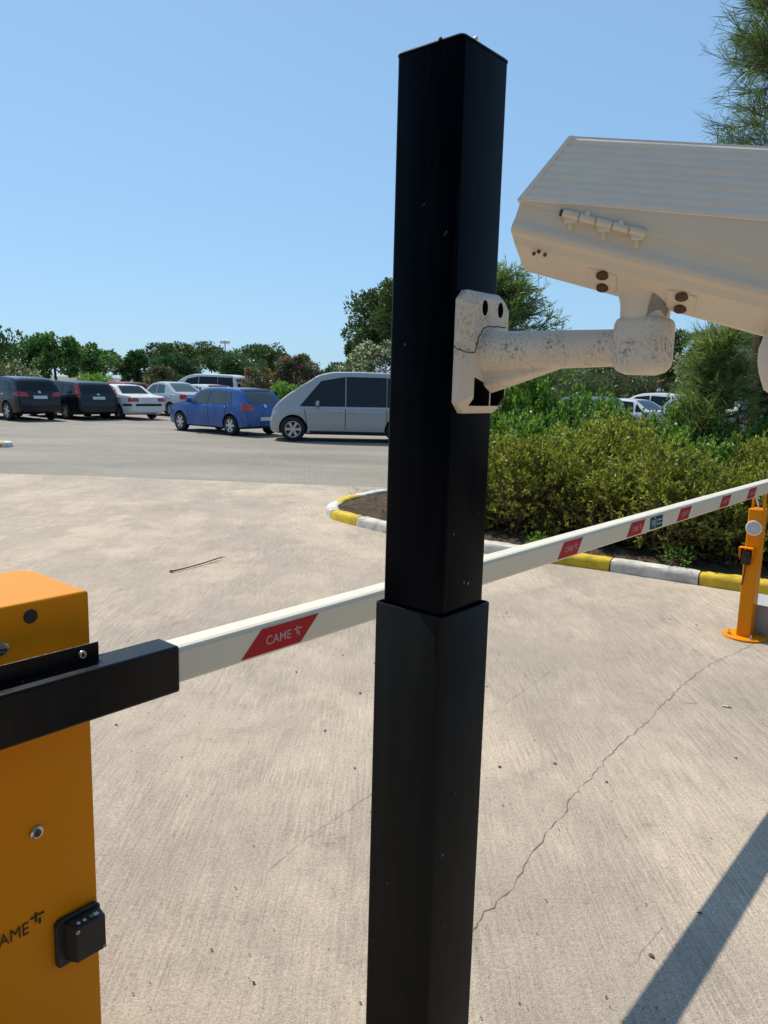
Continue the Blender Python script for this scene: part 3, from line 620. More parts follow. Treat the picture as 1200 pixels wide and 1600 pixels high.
# mounting feet with rusty bolts under the body
ndir = Vector((0, -.53, -.85)).normalized()
for cx in (-.060, .036):
    def on_ch(x, y): return Vector((x, y, zs(x) - .048 - (.0255 / .036) * (y + .050)))       # point on the sloping underside facing the camera
    f = MB(); q0 = [on_ch(cx - .017, -.043), on_ch(cx + .017, -.043), on_ch(cx + .017, -.017), on_ch(cx - .017, -.017)]
    f.hexa([q - ndir * .001 for q in q0] + [q + ndir * .0028 for q in q0]); fo = f.build('mounting_foot', MT['housing'], ho, bevel=.0008)
    for y in (-.0385, -.0205):
        c0 = on_ch(cx, y) + ndir * .0026; MB().tube([c0, c0 + ndir * .0022, c0 + ndir * .0034], [.0078, .0078, .005], 16).build('rusty_bolt', MT['rust'], fo, smooth=True)
# cable gland and conduit hanging from the front underside
b = MB(); b.tube(catmull([(.168, -.02, zs(.168) - .055), (.163, -.022, 1.708), (.160, -.024, 1.694), (.166, -.026, 1.672), (.178, -.03, 1.645), (.20, -.03, 1.61)], 5), [.030] * 4 + [.031] * 5 + [.030] * 8 + [.026] * 9, 18); b.build('cable_gland', MT['housing'], ho, smooth=True)
for x, z in ((-.140, -.052), (-.132, -.054), (-.146, -.056)):
    MB().tube([(x, -hw + .006, zs(x) + z), (x - .001, -hw + .002, zs(x) + z)], [.0028, .001], 6).build('paint_chip', MT['rust'], bod)

# ================= cars =================
def wheel_data(r=.315, wd=.21, spokes=5, style=0):
    t = MB(); prof = [(-wd / 2, r * .66), (-wd / 2, r * .9), (-wd / 2 + .02, r * .985), (-wd / 2 + .05, r), (wd / 2 - .05, r), (wd / 2 - .02, r * .985), (wd / 2, r * .9), (wd / 2, r * .66)]
    n = 28; t.loft([[(rr * math.cos(2 * math.pi * k / n), y, rr * math.sin(2 * math.pi * k / n)) for k in range(n)] for y, rr in prof], caps=False)
    t.cyl((0, -wd / 2 + .05, 0), (0, wd / 2 - .05, 0), r * .68, n)
    tyre = t.mesh('wheel', MT['tyre']); shade(tyre, R(50))
    q = MB(); y = -wd / 2 + .03
    q.loft([[(rr * math.cos(2 * math.pi * k / n), yy, rr * math.sin(2 * math.pi * k / n)) for k in range(n)] for yy, rr in ((y + .03, r * .60), (y - .012, r * .60), (y - .016, r * .665), (y + .03, r * .665))], caps=False)
    for k in range(spokes):
        a = 2 * math.pi * k / spokes; ca, sa = math.cos(a), math.sin(a); w0, w1 = (.028, .05) if style == 0 else (.03, .05)
        P = lambda rr, s, yy: (rr * ca - s * sa, yy, rr * sa + s * ca)
        q.hexa([P(.02, -w0, y + .02), P(r * .62, -w1, y + .02), P(r * .62, w1, y + .02), P(.02, w0, y + .02), P(.02, -w0, y - .014), P(r * .62, -w1 * .8, y - .010), P(r * .62, w1 * .8, y - .010), P(.02, w0, y - .014)])
    q.cyl((0, y - .018, 0), (0, y + .02, 0), .055, 16)
    return tyre, q.mesh('rim', MT['rim'])
WHEELS = {}
def car(name, label, cat, sp, loc, heading, paint, group='cars parked in the lot'):
    """sp: L,W, top [(x,z)] rear->front, belt, side windows, glass...; loc = ground point of local origin; local +x forward, x=0 at the rear"""
    root = empty(name, (loc[0], loc[1], 0), math.atan2(heading[1], heading[0])); tag(root, label, cat, group)
    L, W = sp['L'], sp['W'] / 2; n = 74
    X = np.linspace(0, L, n); tx, tz = zip(*sp['top']); bx_, bz_ = zip(*sp['belt'])
    X = np.unique(np.concatenate([X, [.03, .06, L - .03, L - .06]])); n = len(X)
    zt = np.interp(X, tx, tz); zb_ = np.interp(X, bx_, bz_)
    for _ in range(2): zt[1:-1] = (zt[:-2] + 2 * zt[1:-1] + zt[2:]) / 4
    pw = sp.get('plan', [(0, .84), (.06, .90), (.25, .96), (.8, 1), (L - 1.2, 1), (L - .6, .96), (L - .25, .86), (L - .06, .70), (L, .62)])
    wx = np.interp(X, *zip(*pw)) * W
    gc = sp.get('clear', .2); zlow = np.interp(X, [0, .1, .5, L - .5, L - .1, L], [gc + .12, gc + .05, gc, gc, gc + .03, gc + .10])
    rings = []
    for x, top, belt, ww, z0 in zip(X, zt, zb_, wx, zlow):
        sh = min(belt, top - .03); gh = max(top - sh, .03); g = min(1, gh / .3); mid = z0 + (sh - z0) * .55
        yr = max(ww * .96 - sp.get('tumble', .30) * max(0, gh - .05), ww * .55)
        half = [(0, z0), (ww * .82, z0), (ww * .95, z0 + .05), (ww * .985, z0 + (mid - z0) * .6), (ww, mid), (ww * .992, mid + (sh - mid) * .6), (ww * .972, sh), (ww * .955, sh + .025 * g),
                (yr + (ww * .955 - yr) * .45, sh + (gh - .05 * g) * .55), (yr, top - .07 * g), (yr - .03 * g, top - .032 * g), (yr * .78, top - .010 * g), (yr * .4, top - .002), (0, top)]
        rings.append([(x, -y, z) for y, z in half] + [(x, y, z) for y, z in reversed(half[1:-1])])
    b = MB(); b.loft(rings); me = b.mesh('body', [paint, MT['dark']])
    body = bpy.data.objects.new('body', me); link(body, root)
    bm = bmesh.new(); bm.from_mesh(me); bvh = BVHTree.FromBMesh(bm); bm.free()
    rad = sp.get('r', .315); xr, xf = sp['wheels']
    for x in (xr, xf):
        for s in (-1, 1):
            c = MB(); c.cur = 1; nn = 30; c.loft([[(x + (rad + .055) * math.cos(2 * math.pi * k / nn), yy, rad + .01 + (rad + .055) * math.sin(2 * math.pi * k / nn)) for k in range(nn)] for yy in ((W - .30) * s, (W + .2) * s)])
            boolean(body, c.build('cutter', [paint, MT['dark']], root))
    shade(body.data, R(32))
    key = (rad, sp.get('spokes', 5), sp.get('wstyle', 0))
    if key not in WHEELS: WHEELS[key] = wheel_data(rad, .21, key[1], key[2])
    ty, ri = WHEELS[key]
    for x in (xr, xf):
        for s in (-1, 1):
            wo = bpy.data.objects.new('wheel', ty); wo.location = (x, s * (W - .115), rad); wo.rotation_euler = (0, 0, 0 if s < 0 else math.pi); link(wo, root); link(bpy.data.objects.new('rim', ri), wo)
    def patch(nm, corners, mode, m, off=.006, nx=7, ny=4, parent=root, side=1):
        V = []; F = []; c = [Vector((*q, 0)) for q in corners]
        for j in range(ny + 1):
            for i in range(nx + 1):
                p = c[0].lerp(c[1], i / nx).lerp(c[3].lerp(c[2], i / nx), j / ny)
                o, d = {'side': (Vector((p.x, side * 3, p.y)), Vector((0, -side, 0))), 'rear': (Vector((-3, p.x, p.y)), Vector((1, 0, 0))), 'front': (Vector((L + 3, p.x, p.y)), Vector((-1, 0, 0))), 'top': (Vector((p.x, p.y, 5)), Vector((0, 0, -1)))}[mode]
                h, nr, _, _ = bvh.ray_cast(o, d)
                if h is None: h, nr, _, _ = bvh.find_nearest(Vector((p.x, side * W * .8, p.y)) if mode == 'side' else o + d * 3)
                V.append(h + nr * off)
        for j in range(ny):
            for i in range(nx): a = j * (nx + 1) + i; F.append((a, a + 1, a + nx + 2, a + nx + 1))
        ob = MB().add(V, F).build(nm, m, parent, smooth=True); return ob
    gl = sp.get('glass', MT['glass'])
    for q in sp['side_windows']:
        for s in (-1, 1): patch('side_window', q, 'side', gl, side=s)
    for q in sp.get('seams', []):
        for s in (-1, 1): patch('door_seam', [(q[0] - .009, q[1]), (q[0] + .009, q[1]), (q[0] + .009 + q[3], q[2]), (q[0] - .009 + q[3], q[2])], 'side', MT['dark'], .003, 1, 8, side=s)
    if 'windscreen' in sp: patch('windscreen', sp['windscreen'], 'top', sp.get('wglass', gl))
    if 'rear_glass' in sp: patch('rear_window', sp['rear_glass'][1], sp['rear_glass'][0], sp.get('rglass', gl))
    for q in sp.get('tails', []):
        patch('tail_lamp', q, 'rear', MT['taillight'], .012); patch('tail_lamp', [(-y, z) for y, z in q], 'rear', MT['taillight'], .012)
    for q in sp.get('side_tails', []):
        for s in (-1, 1): patch('tail_lamp', q, 'side', MT['taillight'], .01, side=s)
    for q in sp.get('heads', []):
        patch('head_lamp', q, 'front', MT['headlight'], .01); patch('head_lamp', [(-y, z) for y, z in q], 'front', MT['headlight'], .01)
    for nm, mode, q, m in sp.get('extra', []):
        if mode == 'side':
            for s in (-1, 1): patch(nm, q, 'side', m, .008, side=s)
        else: patch(nm, q, mode, m, .012)
    pz = sp.get('plate_z', .8); patch('number_plate', [(-.26, pz - .055), (.26, pz - .055), (.26, pz + .055), (-.26, pz + .055)], 'rear', MT['plate'], .018, 4, 1)
    for x, z in sp.get('handles', []):
        for s in (-1, 1):
            h, nr, _, _ = bvh.ray_cast(Vector((x, s * 3, z)), Vector((0, -s, 0)))
            if h: MB().box(h.x - .09, h.x + .09, h.y - .012, h.y + .012 + .02 * (s > 0) - .0, h.z - .014, h.z + .014).build('door_handle', sp.get('hmat', paint), root, bevel=.006)
    mx, mz = sp.get('mirror', (L - 1.45, .95))
    for s in (-1, 1):
        h, nr, _, _ = bvh.ray_cast(Vector((mx, s * 3, mz)), Vector((0, -s, 0)))
        if h:
            y = h.y; q = MB(); q.hexa([(mx - .05, y + s * .03, mz), (mx + .07, y + s * .03, mz), (mx + .05, y + s * .22, mz), (mx - .05, y + s * .22, mz), (mx - .05, y + s * .03, mz + .14), (mx + .05, y + s * .03, mz + .13), (mx + .03, y + s * .21, mz + .12), (mx - .05, y + s * .21, mz + .14)]); q.box(mx - .02, mx + .03, min(y - s * .02, y + s * .05), max(y - s * .02, y + s * .05), mz - .02, mz + .03)
            q.build('wing_mirror', sp.get('mmat', paint), root, bevel=.02)
    return root
HD = (-.77, .638)
def place(anchor, local, heading):
    c, s = heading; return (anchor[0] - (local[0] * c - local[1] * s), anchor[1] - (local[0] * s + local[1] * c))
hatch = dict(L=4.15, W=1.74, clear=.19, r=.30, wheels=(.72, 3.23), mirror=(2.62, .93), plate_z=.52, spokes=6,
    top=[(0, .62), (.05, .84), (.10, .93), (.42, 1.36), (.55, 1.41), (1.2, 1.445), (2.0, 1.43), (2.35, 1.36), (3.0, .99), (3.2, .94), (3.8, .84), (4.02, .72), (4.15, .55)],
    belt=[(0, .88), (.5, .92), (3.0, .88), (4.15, .75)],
    side_windows=[[(.66, .95), (.86, .95), (.98, 1.32), (.80, 1.30)], [(.92, .95), (1.72, .93), (1.68, 1.35), (1.04, 1.33)], [(1.80, .93), (2.72, .92), (2.28, 1.29), (1.76, 1.35)]],
    windscreen=[(2.98, -.62), (2.98, .62), (2.32, .52), (2.32, -.52)], rear_glass=('rear', [(-.60, .97), (.60, .97), (.50, 1.30), (-.50, 1.30)]),
    tails=[[(.50, .76), (.80, .76), (.76, .93), (.50, .93)]], side_tails=[[(.02, .76), (.26, .78), (.24, .92), (.10, .93)]], heads=[[(.45, .60), (.72, .60), (.72, .75), (.45, .74)]],
    seams=[(1.76, .32, .92, .0), (2.80, .32, .90, .0), (.96, .55, .92, -.04)], handles=[(1.02, .84), (1.95, .84)],
    extra=[('rear_badge', 'rear', [(-.05, .86), (.05, .86), (.05, .95), (-.05, .95)], MT['rim']), ('side_marker', 'side', [(3.55, .70), (3.62, .70), (3.62, .73), (3.55, .73)], mat('amber_lens', (.7, .25, .02), .3)), ('roof_spoiler', 'top', [(.44, -.55), (.44, .55), (.60, .55), (.60, -.55)], MT['dark'])])
mpv = dict(L=4.98, W=2.0, clear=.20, r=.345, wheels=(.98, 4.25), mirror=(3.50, 1.02), tumble=.17, wstyle=1, spokes=6,
    top=[(0, .9), (.06, 1.5), (.22, 1.86), (.5, 1.96), (2.2, 1.99), (3.05, 1.97), (3.5, 1.87), (4.05, 1.56), (4.5, 1.27), (4.78, 1.05), (4.92, .82), (4.98, .55)],
    belt=[(0, .98), (3.0, .96), (4.0, .94), (4.98, .80)], plan=[(0, .88), (.05, .94), (.25, .985), (.8, 1), (3.9, 1), (4.4, .96), (4.74, .87), (4.92, .72), (4.98, .60)],
    side_windows=[[(.25, 1.02), (1.35, 1.01), (1.35, 1.82), (.38, 1.80)], [(1.37, 1.01), (2.62, 1.0), (2.62, 1.83), (1.37, 1.83)], [(2.65, 1.0), (4.05, .99), (3.40, 1.70), (2.65, 1.83)]],
    windscreen=[(4.28, -.76), (4.28, .76), (3.40, .72), (3.40, -.72)], rear_glass=('rear', [(-.75, 1.15), (.75, 1.15), (.68, 1.72), (-.68, 1.72)]),
    tails=[[(.72, .9), (.86, .9), (.80, 1.7), (.72, 1.7)]], heads=[[(.5, .55), (.75, .55), (.75, .68), (.5, .68)]], seams=[(1.36, .36, .99, .0), (2.64, .36, .99, .0), (3.80, .36, .96, .10)], handles=[(2.44, .86), (2.84, .86)], hmat=MT['rim'],
    extra=[])
suv = dict(L=4.35, W=1.8, clear=.23, r=.34, wheels=(.85, 3.5), mirror=(2.75, 1.02), plate_z=.86,
    top=[(0, .7), (.05, .95), (.12, 1.05), (.36, 1.48), (.6, 1.56), (1.6, 1.61), (2.2, 1.57), (2.5, 1.48), (3.15, 1.08), (3.9, .95), (4.2, .82), (4.35, .6)],
    belt=[(0, 1.0), (.5, 1.04), (3.1, .97), (4.35, .8)],
    side_windows=[[(.55, 1.09), (.92, 1.07), (.96, 1.43), (.78, 1.38)], [(.98, 1.06), (1.80, 1.04), (1.78, 1.48), (1.02, 1.44)], [(1.86, 1.04), (2.85, 1.01), (2.40, 1.42), (1.84, 1.48)]],
    windscreen=[(3.1, -.64), (3.1, .64), (2.48, .54), (2.48, -.54)], rear_glass=('rear', [(-.62, 1.10), (.62, 1.10), (.52, 1.42), (-.52, 1.42)]),
    tails=[[(.42, .88), (.82, .90), (.78, 1.06), (.50, 1.03)]], side_tails=[[(.03, .90), (.32, .93), (.30, 1.03), (.08, 1.06)]], heads=[[(.45, .68), (.74, .68), (.74, .82), (.45, .80)]], seams=[(1.83, .36, 1.03, .0), (2.9, .36, 1.0, .0), (1.02, .6, 1.05, -.04)], handles=[(1.1, .95), (2.0, .95)], hmat=MT['rim'],
    extra=[('rear_badge', 'rear', [(-.05, 1.0), (.05, 1.0), (.05, 1.09), (-.05, 1.09)], MT['rim']), ('roof_rail', 'top', [(.7, .50), (2.2, .52), (2.2, .55), (.7, .53)], MT['rim']), ('roof_rail', 'top', [(.7, -.50), (2.2, -.52), (2.2, -.55), (.7, -.53)], MT['rim'])])
wagon = dict(suv, L=4.8, W=1.82, clear=.19, r=.325, wheels=(1.0, 3.75), mirror=(3.12, .95), plate_z=.84,
    top=[(0, .65), (.05, .9), (.12, 1.0), (.40, 1.40), (.65, 1.46), (2.0, 1.5), (2.6, 1.46), (2.9, 1.38), (3.55, 1.0), (4.3, .86), (4.65, .75), (4.8, .55)],
    belt=[(0, .95), (.5, .97), (3.5, .90), (4.8, .75)],
    side_windows=[[(.50, 1.01), (1.22, 1.0), (1.22, 1.36), (.74, 1.33)], [(1.28, 1.0), (2.15, .98), (2.13, 1.40), (1.28, 1.37)], [(2.22, .98), (3.25, .95), (2.80, 1.32), (2.20, 1.40)]],
    windscreen=[(3.5, -.64), (3.5, .64), (2.88, .54), (2.88, -.54)], rear_glass=('rear', [(-.62, 1.02), (.62, 1.02), (.52, 1.33), (-.52, 1.33)]),
    tails=[[(.74, .86), (.84, .86), (.74, 1.34), (.66, 1.34)]], side_tails=[[(.05, .84), (.16, .9), (.44, 1.3), (.36, 1.33)]], seams=[(2.18, .34, .97, .0), (3.3, .34, .94, .0), (1.25, .6, .98, -.04)], handles=[(1.45, .88), (2.4, .88)], extra=[('rear_badge', 'rear', [(-.06, .95), (.06, .95), (.06, 1.0), (-.06, 1.0)], MT['rim'])])
sedan = dict(L=4.3, W=1.70, clear=.19, r=.30, wheels=(.92, 3.42), mirror=(2.72, .92), plate_z=.76,
    top=[(0, .62), (.04, .86), (.10, .93), (.75, .98), (.9, 1.0), (1.42, 1.33), (1.65, 1.37), (2.2, 1.39), (2.55, 1.34), (3.15, .97), (3.95, .83), (4.2, .72), (4.3, .55)],
    belt=[(0, .88), (.8, .90), (3.1, .87), (4.3, .74)],
    side_windows=[[(1.02, .95), (1.30, .94), (1.32, 1.24), (1.28, 1.20)], [(1.36, .94), (1.98, .92), (1.96, 1.30), (1.44, 1.27)], [(2.04, .92), (2.88, .91), (2.46, 1.25), (2.02, 1.30)]],
    windscreen=[(3.12, -.60), (3.12, .60), (2.54, .50), (2.54, -.50)], rear_glass=('top', [(.92, -.60), (.92, .60), (1.46, .49), (1.46, -.49)]),
    tails=[[(.44, .72), (.80, .72), (.76, .86), (.44, .86)]], side_tails=[[(.02, .72), (.22, .74), (.2, .86), (.06, .86)]], heads=[[(.45, .58), (.72, .58), (.72, .72), (.45, .72)]], seams=[(2.0, .32, .91, .0), (2.98, .32, .89, .0), (1.25, .55, .91, -.04)], handles=[(1.35, .82), (2.18, .82)],
    extra=[('bumper_strip', 'rear', [(-.74, .55), (.74, .55), (.74, .64), (-.74, .64)], MT['dark']), ('bumper_strip', 'side', [(.05, .55), (.55, .55), (.55, .62), (.05, .64)], MT['dark'])])
notch = dict(sedan, L=4.25, W=1.74, top=[(0, .65), (.04, .95), (.10, 1.02), (.6, 1.06), (.75, 1.08), (1.35, 1.44), (1.6, 1.51), (2.1, 1.53), (2.5, 1.46), (3.1, 1.02), (3.9, .88), (4.15, .75), (4.25, .55)], belt=[(0, .96), (.8, .98), (3.1, .92), (4.25, .78)],
    side_windows=[[(1.36, 1.03), (1.98, 1.01), (1.96, 1.41), (1.48, 1.38)], [(2.04, 1.01), (2.88, .97), (2.42, 1.36), (2.02, 1.41)]], rear_glass=('top', [(.78, -.62), (.78, .62), (1.42, .50), (1.42, -.50)]), tails=[[(.55, .78), (.82, .78), (.78, .98), (.60, .98)]], side_tails=[[(.02, .80), (.25, .84), (.22, .97), (.08, .98)]], glass=MT['glassc'], extra=[])
P = lambda n, c, **k: m_paint(n, c, **k)
V_H = (-.9975, -.07)
for _k in ('top', 'belt', 'plan', 'seams', 'handles'): mpv[_k] = [(q[0] * .91, *q[1:]) for q in mpv[_k]]
mpv.update(L=4.98 * .91, wheels=(.98 * .91, 4.25 * .91), mirror=(3.50 * .91, 1.02), side_windows=[[(a * .91, z) for a, z in q] for q in mpv['side_windows']], windscreen=[(a * .91, z) for a, z in mpv['windscreen']], extra=[('sill_trim', 'side', [(1.25, .24), (3.4, .24), (3.4, .31), (1.25, .31)], MT['dark']), ('belt_strip', 'side', [(.3, .972), (3.5, .945), (3.5, .962), (.3, .990)], MT['rim'])])
car('grey_people_carrier', 'silver grey people carrier with dark windows, partly behind the black post', 'van', dict(mpv), place((-2.62, 21.85), (4.25 * .91, .95), V_H), V_H, P('silver_grey_paint', (.40, .40, .395), metal=.15, rough=.35, dirt=.05))
G_H = (-.772, .636)
car('blue_hatchback', 'dusty blue five door hatchback next to the grey people carrier', 'car', dict(hatch, glass=MT['glassc']), place((-4.75, 23.6), (.72, .85), G_H), G_H, P('blue_paint', (.010, .085, .31), metal=.15, rough=.32, dirt=.22))
car('black_suv', 'black crossover seen from behind at the left edge', 'car', dict(suv), place((-13.85, 28.4), (.85, .88), HD), HD, P('black_car_paint', (.006, .007, .010), rough=.2, dirt=0))
car('dark_estate_car', 'dark grey estate car seen from behind, second from the left edge', 'car', dict(wagon), place((-12.45, 30.2), (1.0, .88), HD), HD, P('anthracite_paint', (.014, .018, .022), metal=.3, rough=.25, dirt=0))
car('white_sedan', 'older white saloon with a dark rear bumper strip beside the dark estate', 'car', dict(sedan), place((-10.75, 31.2), (.92, .82), HD), HD, P('white_car_paint', (.66, .66, .63), rough=.35, dirt=.12))
car('silver_sedan', 'silver saloon with tall boot between the white saloon and blue hatchback', 'car', dict(notch), place((-9.6, 34.6), (.92, .84), HD), HD, P('silver_car_paint', (.50, .51, .52), metal=.4, rough=.3, dirt=.1))
car('red_car', 'dark red car with only its roof showing behind the white saloon', 'car', dict(hatch), place((-13.6, 39.5), (.72, .85), HD), HD, P('red_car_paint', (.32, .012, .02), rough=.25, dirt=.05))
car('white_van', 'white van with dark side windows standing behind the blue hatchback', 'van', dict(mpv), place((-10.6, 45.0), (2.6, 0), (-.97, .24)), (-.97, .24), P('white_van_paint', (.70, .70, .69), rough=.35, dirt=.08))
car('white_hatchback', 'white hatchback with its roof just showing over the blue hatchback', 'car', dict(hatch, glass=MT['glassc']), place((-8.6, 36.0), (.72, .85), HD), HD, P('white_hatch_paint', (.62, .63, .63), rough=.3, dirt=.1))
car('grey_car', 'grey car with its roof just showing behind the two dark cars', 'car', dict(wagon), place((-16.5, 35.5), (1.0, .88), HD), HD, P('grey_car_paint', (.10, .11, .12), metal=.4, rough=.25, dirt=.1))
B_H = (.80, .60)
for nm, lb, spx, xy, hd, pt in (
    ('dark_car', 'dark green car half hidden by leaves, nearest the post behind the hedge', hatch, (6.4, 25.5), (-.6, -.8), P('dark_green_paint', (.02, .035, .035), rough=.25, dirt=.1)),
    ('silver_car', 'silver saloon behind the hedge with a bright white roof edge', sedan, (8.5, 28.0), (-.7, .714), P('silver_paint', (.62, .64, .66), metal=.2, rough=.3, dirt=.05)),
    ('white_suv', 'white crossover showing dark windows over the middle of the hedge', suv, (10.8, 32.5), (-.8, .6), P('white_suv_paint', (.72, .72, .71), rough=.3, dirt=.05)),
    ('pale_blue_car', 'pale blue car glimpsed through leaves behind the hedge', hatch, (11.0, 28.5), (-.55, -.83), P('pale_blue_paint', (.20, .30, .42), metal=.2, rough=.3, dirt=.1)),
    ('beige_car', 'pale beige car roof behind the hedge nearest the thick tree trunk', wagon, (14.2, 33.0), (-.6, -.8), P('beige_paint', (.60, .55, .44), rough=.35, dirt=.1))):
    car(nm, lb, 'car', dict(spx), place(xy, (spx['L'] / 2, 0), hd), hd, pt, 'cars parked beyond the hedge')

# ================= vegetation =================
def unit(v): return v / np.maximum(np.linalg.norm(v, axis=-1, keepdims=True), 1e-9)
def leaves(P, D, ln, wd, flat=None, curl=.0):
    """diamond leaf per point: P base (n,3), D direction (n,3), ln/wd arrays"""
    n = len(P); D = unit(D); rnd = unit(rng.normal(size=(n, 3))) if flat is None else unit(flat)
    S = unit(np.cross(D, rnd)); ln = np.broadcast_to(ln, n)[:, None]; wd = np.broadcast_to(wd, n)[:, None]; up = np.cross(S, D)
    V = np.empty((n, 4, 3)); V[:, 0] = P; V[:, 1] = P + D * ln * .45 + S * wd * .5 + up * ln * curl; V[:, 2] = P + D * ln; V[:, 3] = P + D * ln * .45 - S * wd * .5 + up * ln * curl
    return V.reshape(-1, 3), np.arange(n * 4).reshape(n, 4)
def sticks(A, B, r0, r1, n=3):
    """tapered n-sided sticks from A to B"""
    m = len(A); D = unit(B - A); U = unit(np.cross(D, unit(rng.normal(size=(m, 3))))); W_ = np.cross(D, U); V = np.empty((m, 2 * n, 3))
    r0 = np.broadcast_to(r0, m)[:, None]; r1 = np.broadcast_to(r1, m)[:, None]
    for k in range(n):
        a = 2 * math.pi * k / n; o = math.cos(a) * U + math.sin(a) * W_; V[:, k] = A + o * r0; V[:, n + k] = B + o * r1
    F = np.concatenate([np.stack([np.arange(m) * 2 * n + i for i in (k, (k + 1) % n, n + (k + 1) % n, n + k)], 1) for k in range(n)])
    return V.reshape(-1, 3), F
def join(parts):
    V = []; F = []; b = 0
    for v, f in parts: V.append(v); F.append(f + b); b += len(v)
    return np.concatenate(V), np.concatenate(F)
def obj(name, vf, m, parent=None):
    return link(bpy.data.objects.new(name, raw_mesh(name, vf[0], vf[1], m)), parent)
def sphere_pts(n, power=.45):
    d = unit(rng.normal(size=(n, 3))); return d, d * (rng.random((n, 1)) ** power)

LM = dict(
    hedge_y=leaf_mat('olive_leaf', [(0.091, 0.131, 0.027), (0.231, 0.294, 0.043), (0.402, 0.420, 0.069), (0.586, 0.467, 0.136)], .3),
    hedge_g=leaf_mat('green_leaf', [(0.053, 0.120, 0.029), (0.120, 0.251, 0.048), (0.204, 0.359, 0.071), (0.287, 0.407, 0.120)], .35),
    far_g=leaf_mat('far_green_leaf', [(0.054, 0.115, 0.040), (0.115, 0.223, 0.061), (0.192, 0.307, 0.085)], .25),
    far_d=leaf_mat('far_dark_leaf', [(0.035, 0.084, 0.035), (0.071, 0.149, 0.056), (0.122, 0.210, 0.071)], .2),
    pine=leaf_mat('pine_needle', [(0.040, 0.069, 0.022), (0.079, 0.125, 0.034), (0.136, 0.187, 0.051)], .15),
    ole=leaf_mat('oleander_leaf', [(0.051, 0.079, 0.034), (0.101, 0.137, 0.061), (0.172, 0.208, 0.108)], .25),
    fea=leaf_mat('feathery_leaf', [(0.102, 0.168, 0.063), (0.192, 0.282, 0.102), (0.292, 0.370, 0.158)], .5),
    cas=leaf_mat('she_oak_needle', [(0.072, 0.135, 0.051), (0.129, 0.222, 0.081), (0.208, 0.319, 0.116)], .25),
    con=leaf_mat('conifer_leaf', [(0.022, 0.047, 0.025), (0.045, 0.081, 0.040)], .1),
    grass=leaf_mat('dry_grass', [(.06, .075, .02), (.13, .12, .045), (.2, .16, .08)], .3),
    pinkr=leaf_mat('red_flower', [(.4, .05, .06), (.5, .12, .12)], .3), pinkf=leaf_mat('pink_flower', [(.45, .10, .14), (.6, .2, .22), (.55, .28, .26)], .3), whitef=leaf_mat('cream_flower', [(.55, .52, .42), (.7, .68, .58)], .3))

def shrub_mesh(kind):
    """one hedge shrub about 1.5 m wide and 1 m tall as (leaf mesh, stem mesh)"""
    nS = 1500 if kind != 'lush' else 800
    lobes = [(np.array([rng.uniform(-.46, .46), rng.uniform(-.46, .46), rng.uniform(.32, .78)]), rng.uniform(.20, .36)) for _ in range(11)]
    parts = []; st = []
    pos = []; dr = []
    for c, r in lobes:
        d, p = sphere_pts(nS // 11, .3); k = d[:, 2] > -.75; d, p = d[k], p[k]
        pos.append(c + p * r * np.array([1, 1, .85])); dr.append(d)
    low_d, low = sphere_pts(260, .3); low = low * np.array([.68, .68, .35]) + [0, 0, .26]; pos.append(low); dr.append(low_d)
    pos = np.concatenate(pos); dr = np.concatenate(dr); keep = pos[:, 2] > .04; pos, dr = pos[keep], dr[keep]
    ax = unit(dr * .8 + [0, 0, .7] + rng.normal(size=dr.shape) * .45)
    if kind == 'lush':
        Ls = rng.uniform(.10, .24, len(pos)); nl = 15; ln, wd = .056, .030
    else:
        Ls = rng.uniform(.06, .15, len(pos)); nl = 15; ln, wd = .040, .017
    base = pos; tip = pos + ax * Ls[:, None]
    t = rng.random((len(pos), nl)); P_ = base[:, None] + (tip - base)[:, None] * t[..., None]
    side = unit(rng.normal(size=P_.shape)); D = unit(ax[:, None] * (.5 if kind == 'lush' else .8) + side * .9 + np.array([0, 0, .15]))
    n = P_.shape[0] * nl; sz = rng.uniform(.65, 1.25, n)
    lf = leaves(P_.reshape(-1, 3), D.reshape(-1, 3), ln * sz, wd * sz, curl=.08)
    st.append(sticks(base - ax * .05, tip, .0022, .001))
    # wandering bare twigs inside
    m = 420; a = np.stack([rng.uniform(-.5, .5, m), rng.uniform(-.5, .5, m), rng.uniform(.03, .5, m)], 1); bb = a + np.stack([rng.normal(0, .16, m), rng.normal(0, .16, m), rng.uniform(.02, .3, m)], 1)
    st.append(sticks(a, bb, .005, .002)); m = 40; a = np.stack([rng.uniform(-.2, .2, m), rng.uniform(-.2, .2, m), np.zeros(m)], 1); bb = a * 2.2 + np.stack([rng.normal(0, .1, m), rng.normal(0, .1, m), rng.uniform(.3, .6, m)], 1); st.append(sticks(a, bb, .012, .006, 5))
    return lf, join(st)
SH = {}
for k, kind, m in (('a', 'fine', 'hedge_y'), ('b', 'fine', 'hedge_y'), ('c', 'fine', 'hedge_y'), ('d', 'lush', 'hedge_g'), ('e', 'lush', 'hedge_g')):
    lf, st = shrub_mesh(kind); SH[k] = (raw_mesh('foliage', lf[0], lf[1], LM[m]), raw_mesh('stems', st[0], st[1], MT['twig']))
ORD = ['first', 'second', 'third', 'fourth', 'fifth', 'sixth', 'seventh', 'eighth', 'ninth', 'tenth']
def shrub(k, x, y, s, sz, label, rot=None):
    r = empty('hedge_shrub', (x, y, .06), rng.uniform(0, 6.28) if rot is None else rot); r.scale = (s, s, sz); tag(r, label, 'shrub', 'shrubs of the hedge in the planting bed')
    link(bpy.data.objects.new('foliage', SH[k][0]), r); link(bpy.data.objects.new('stems', SH[k][1]), r)
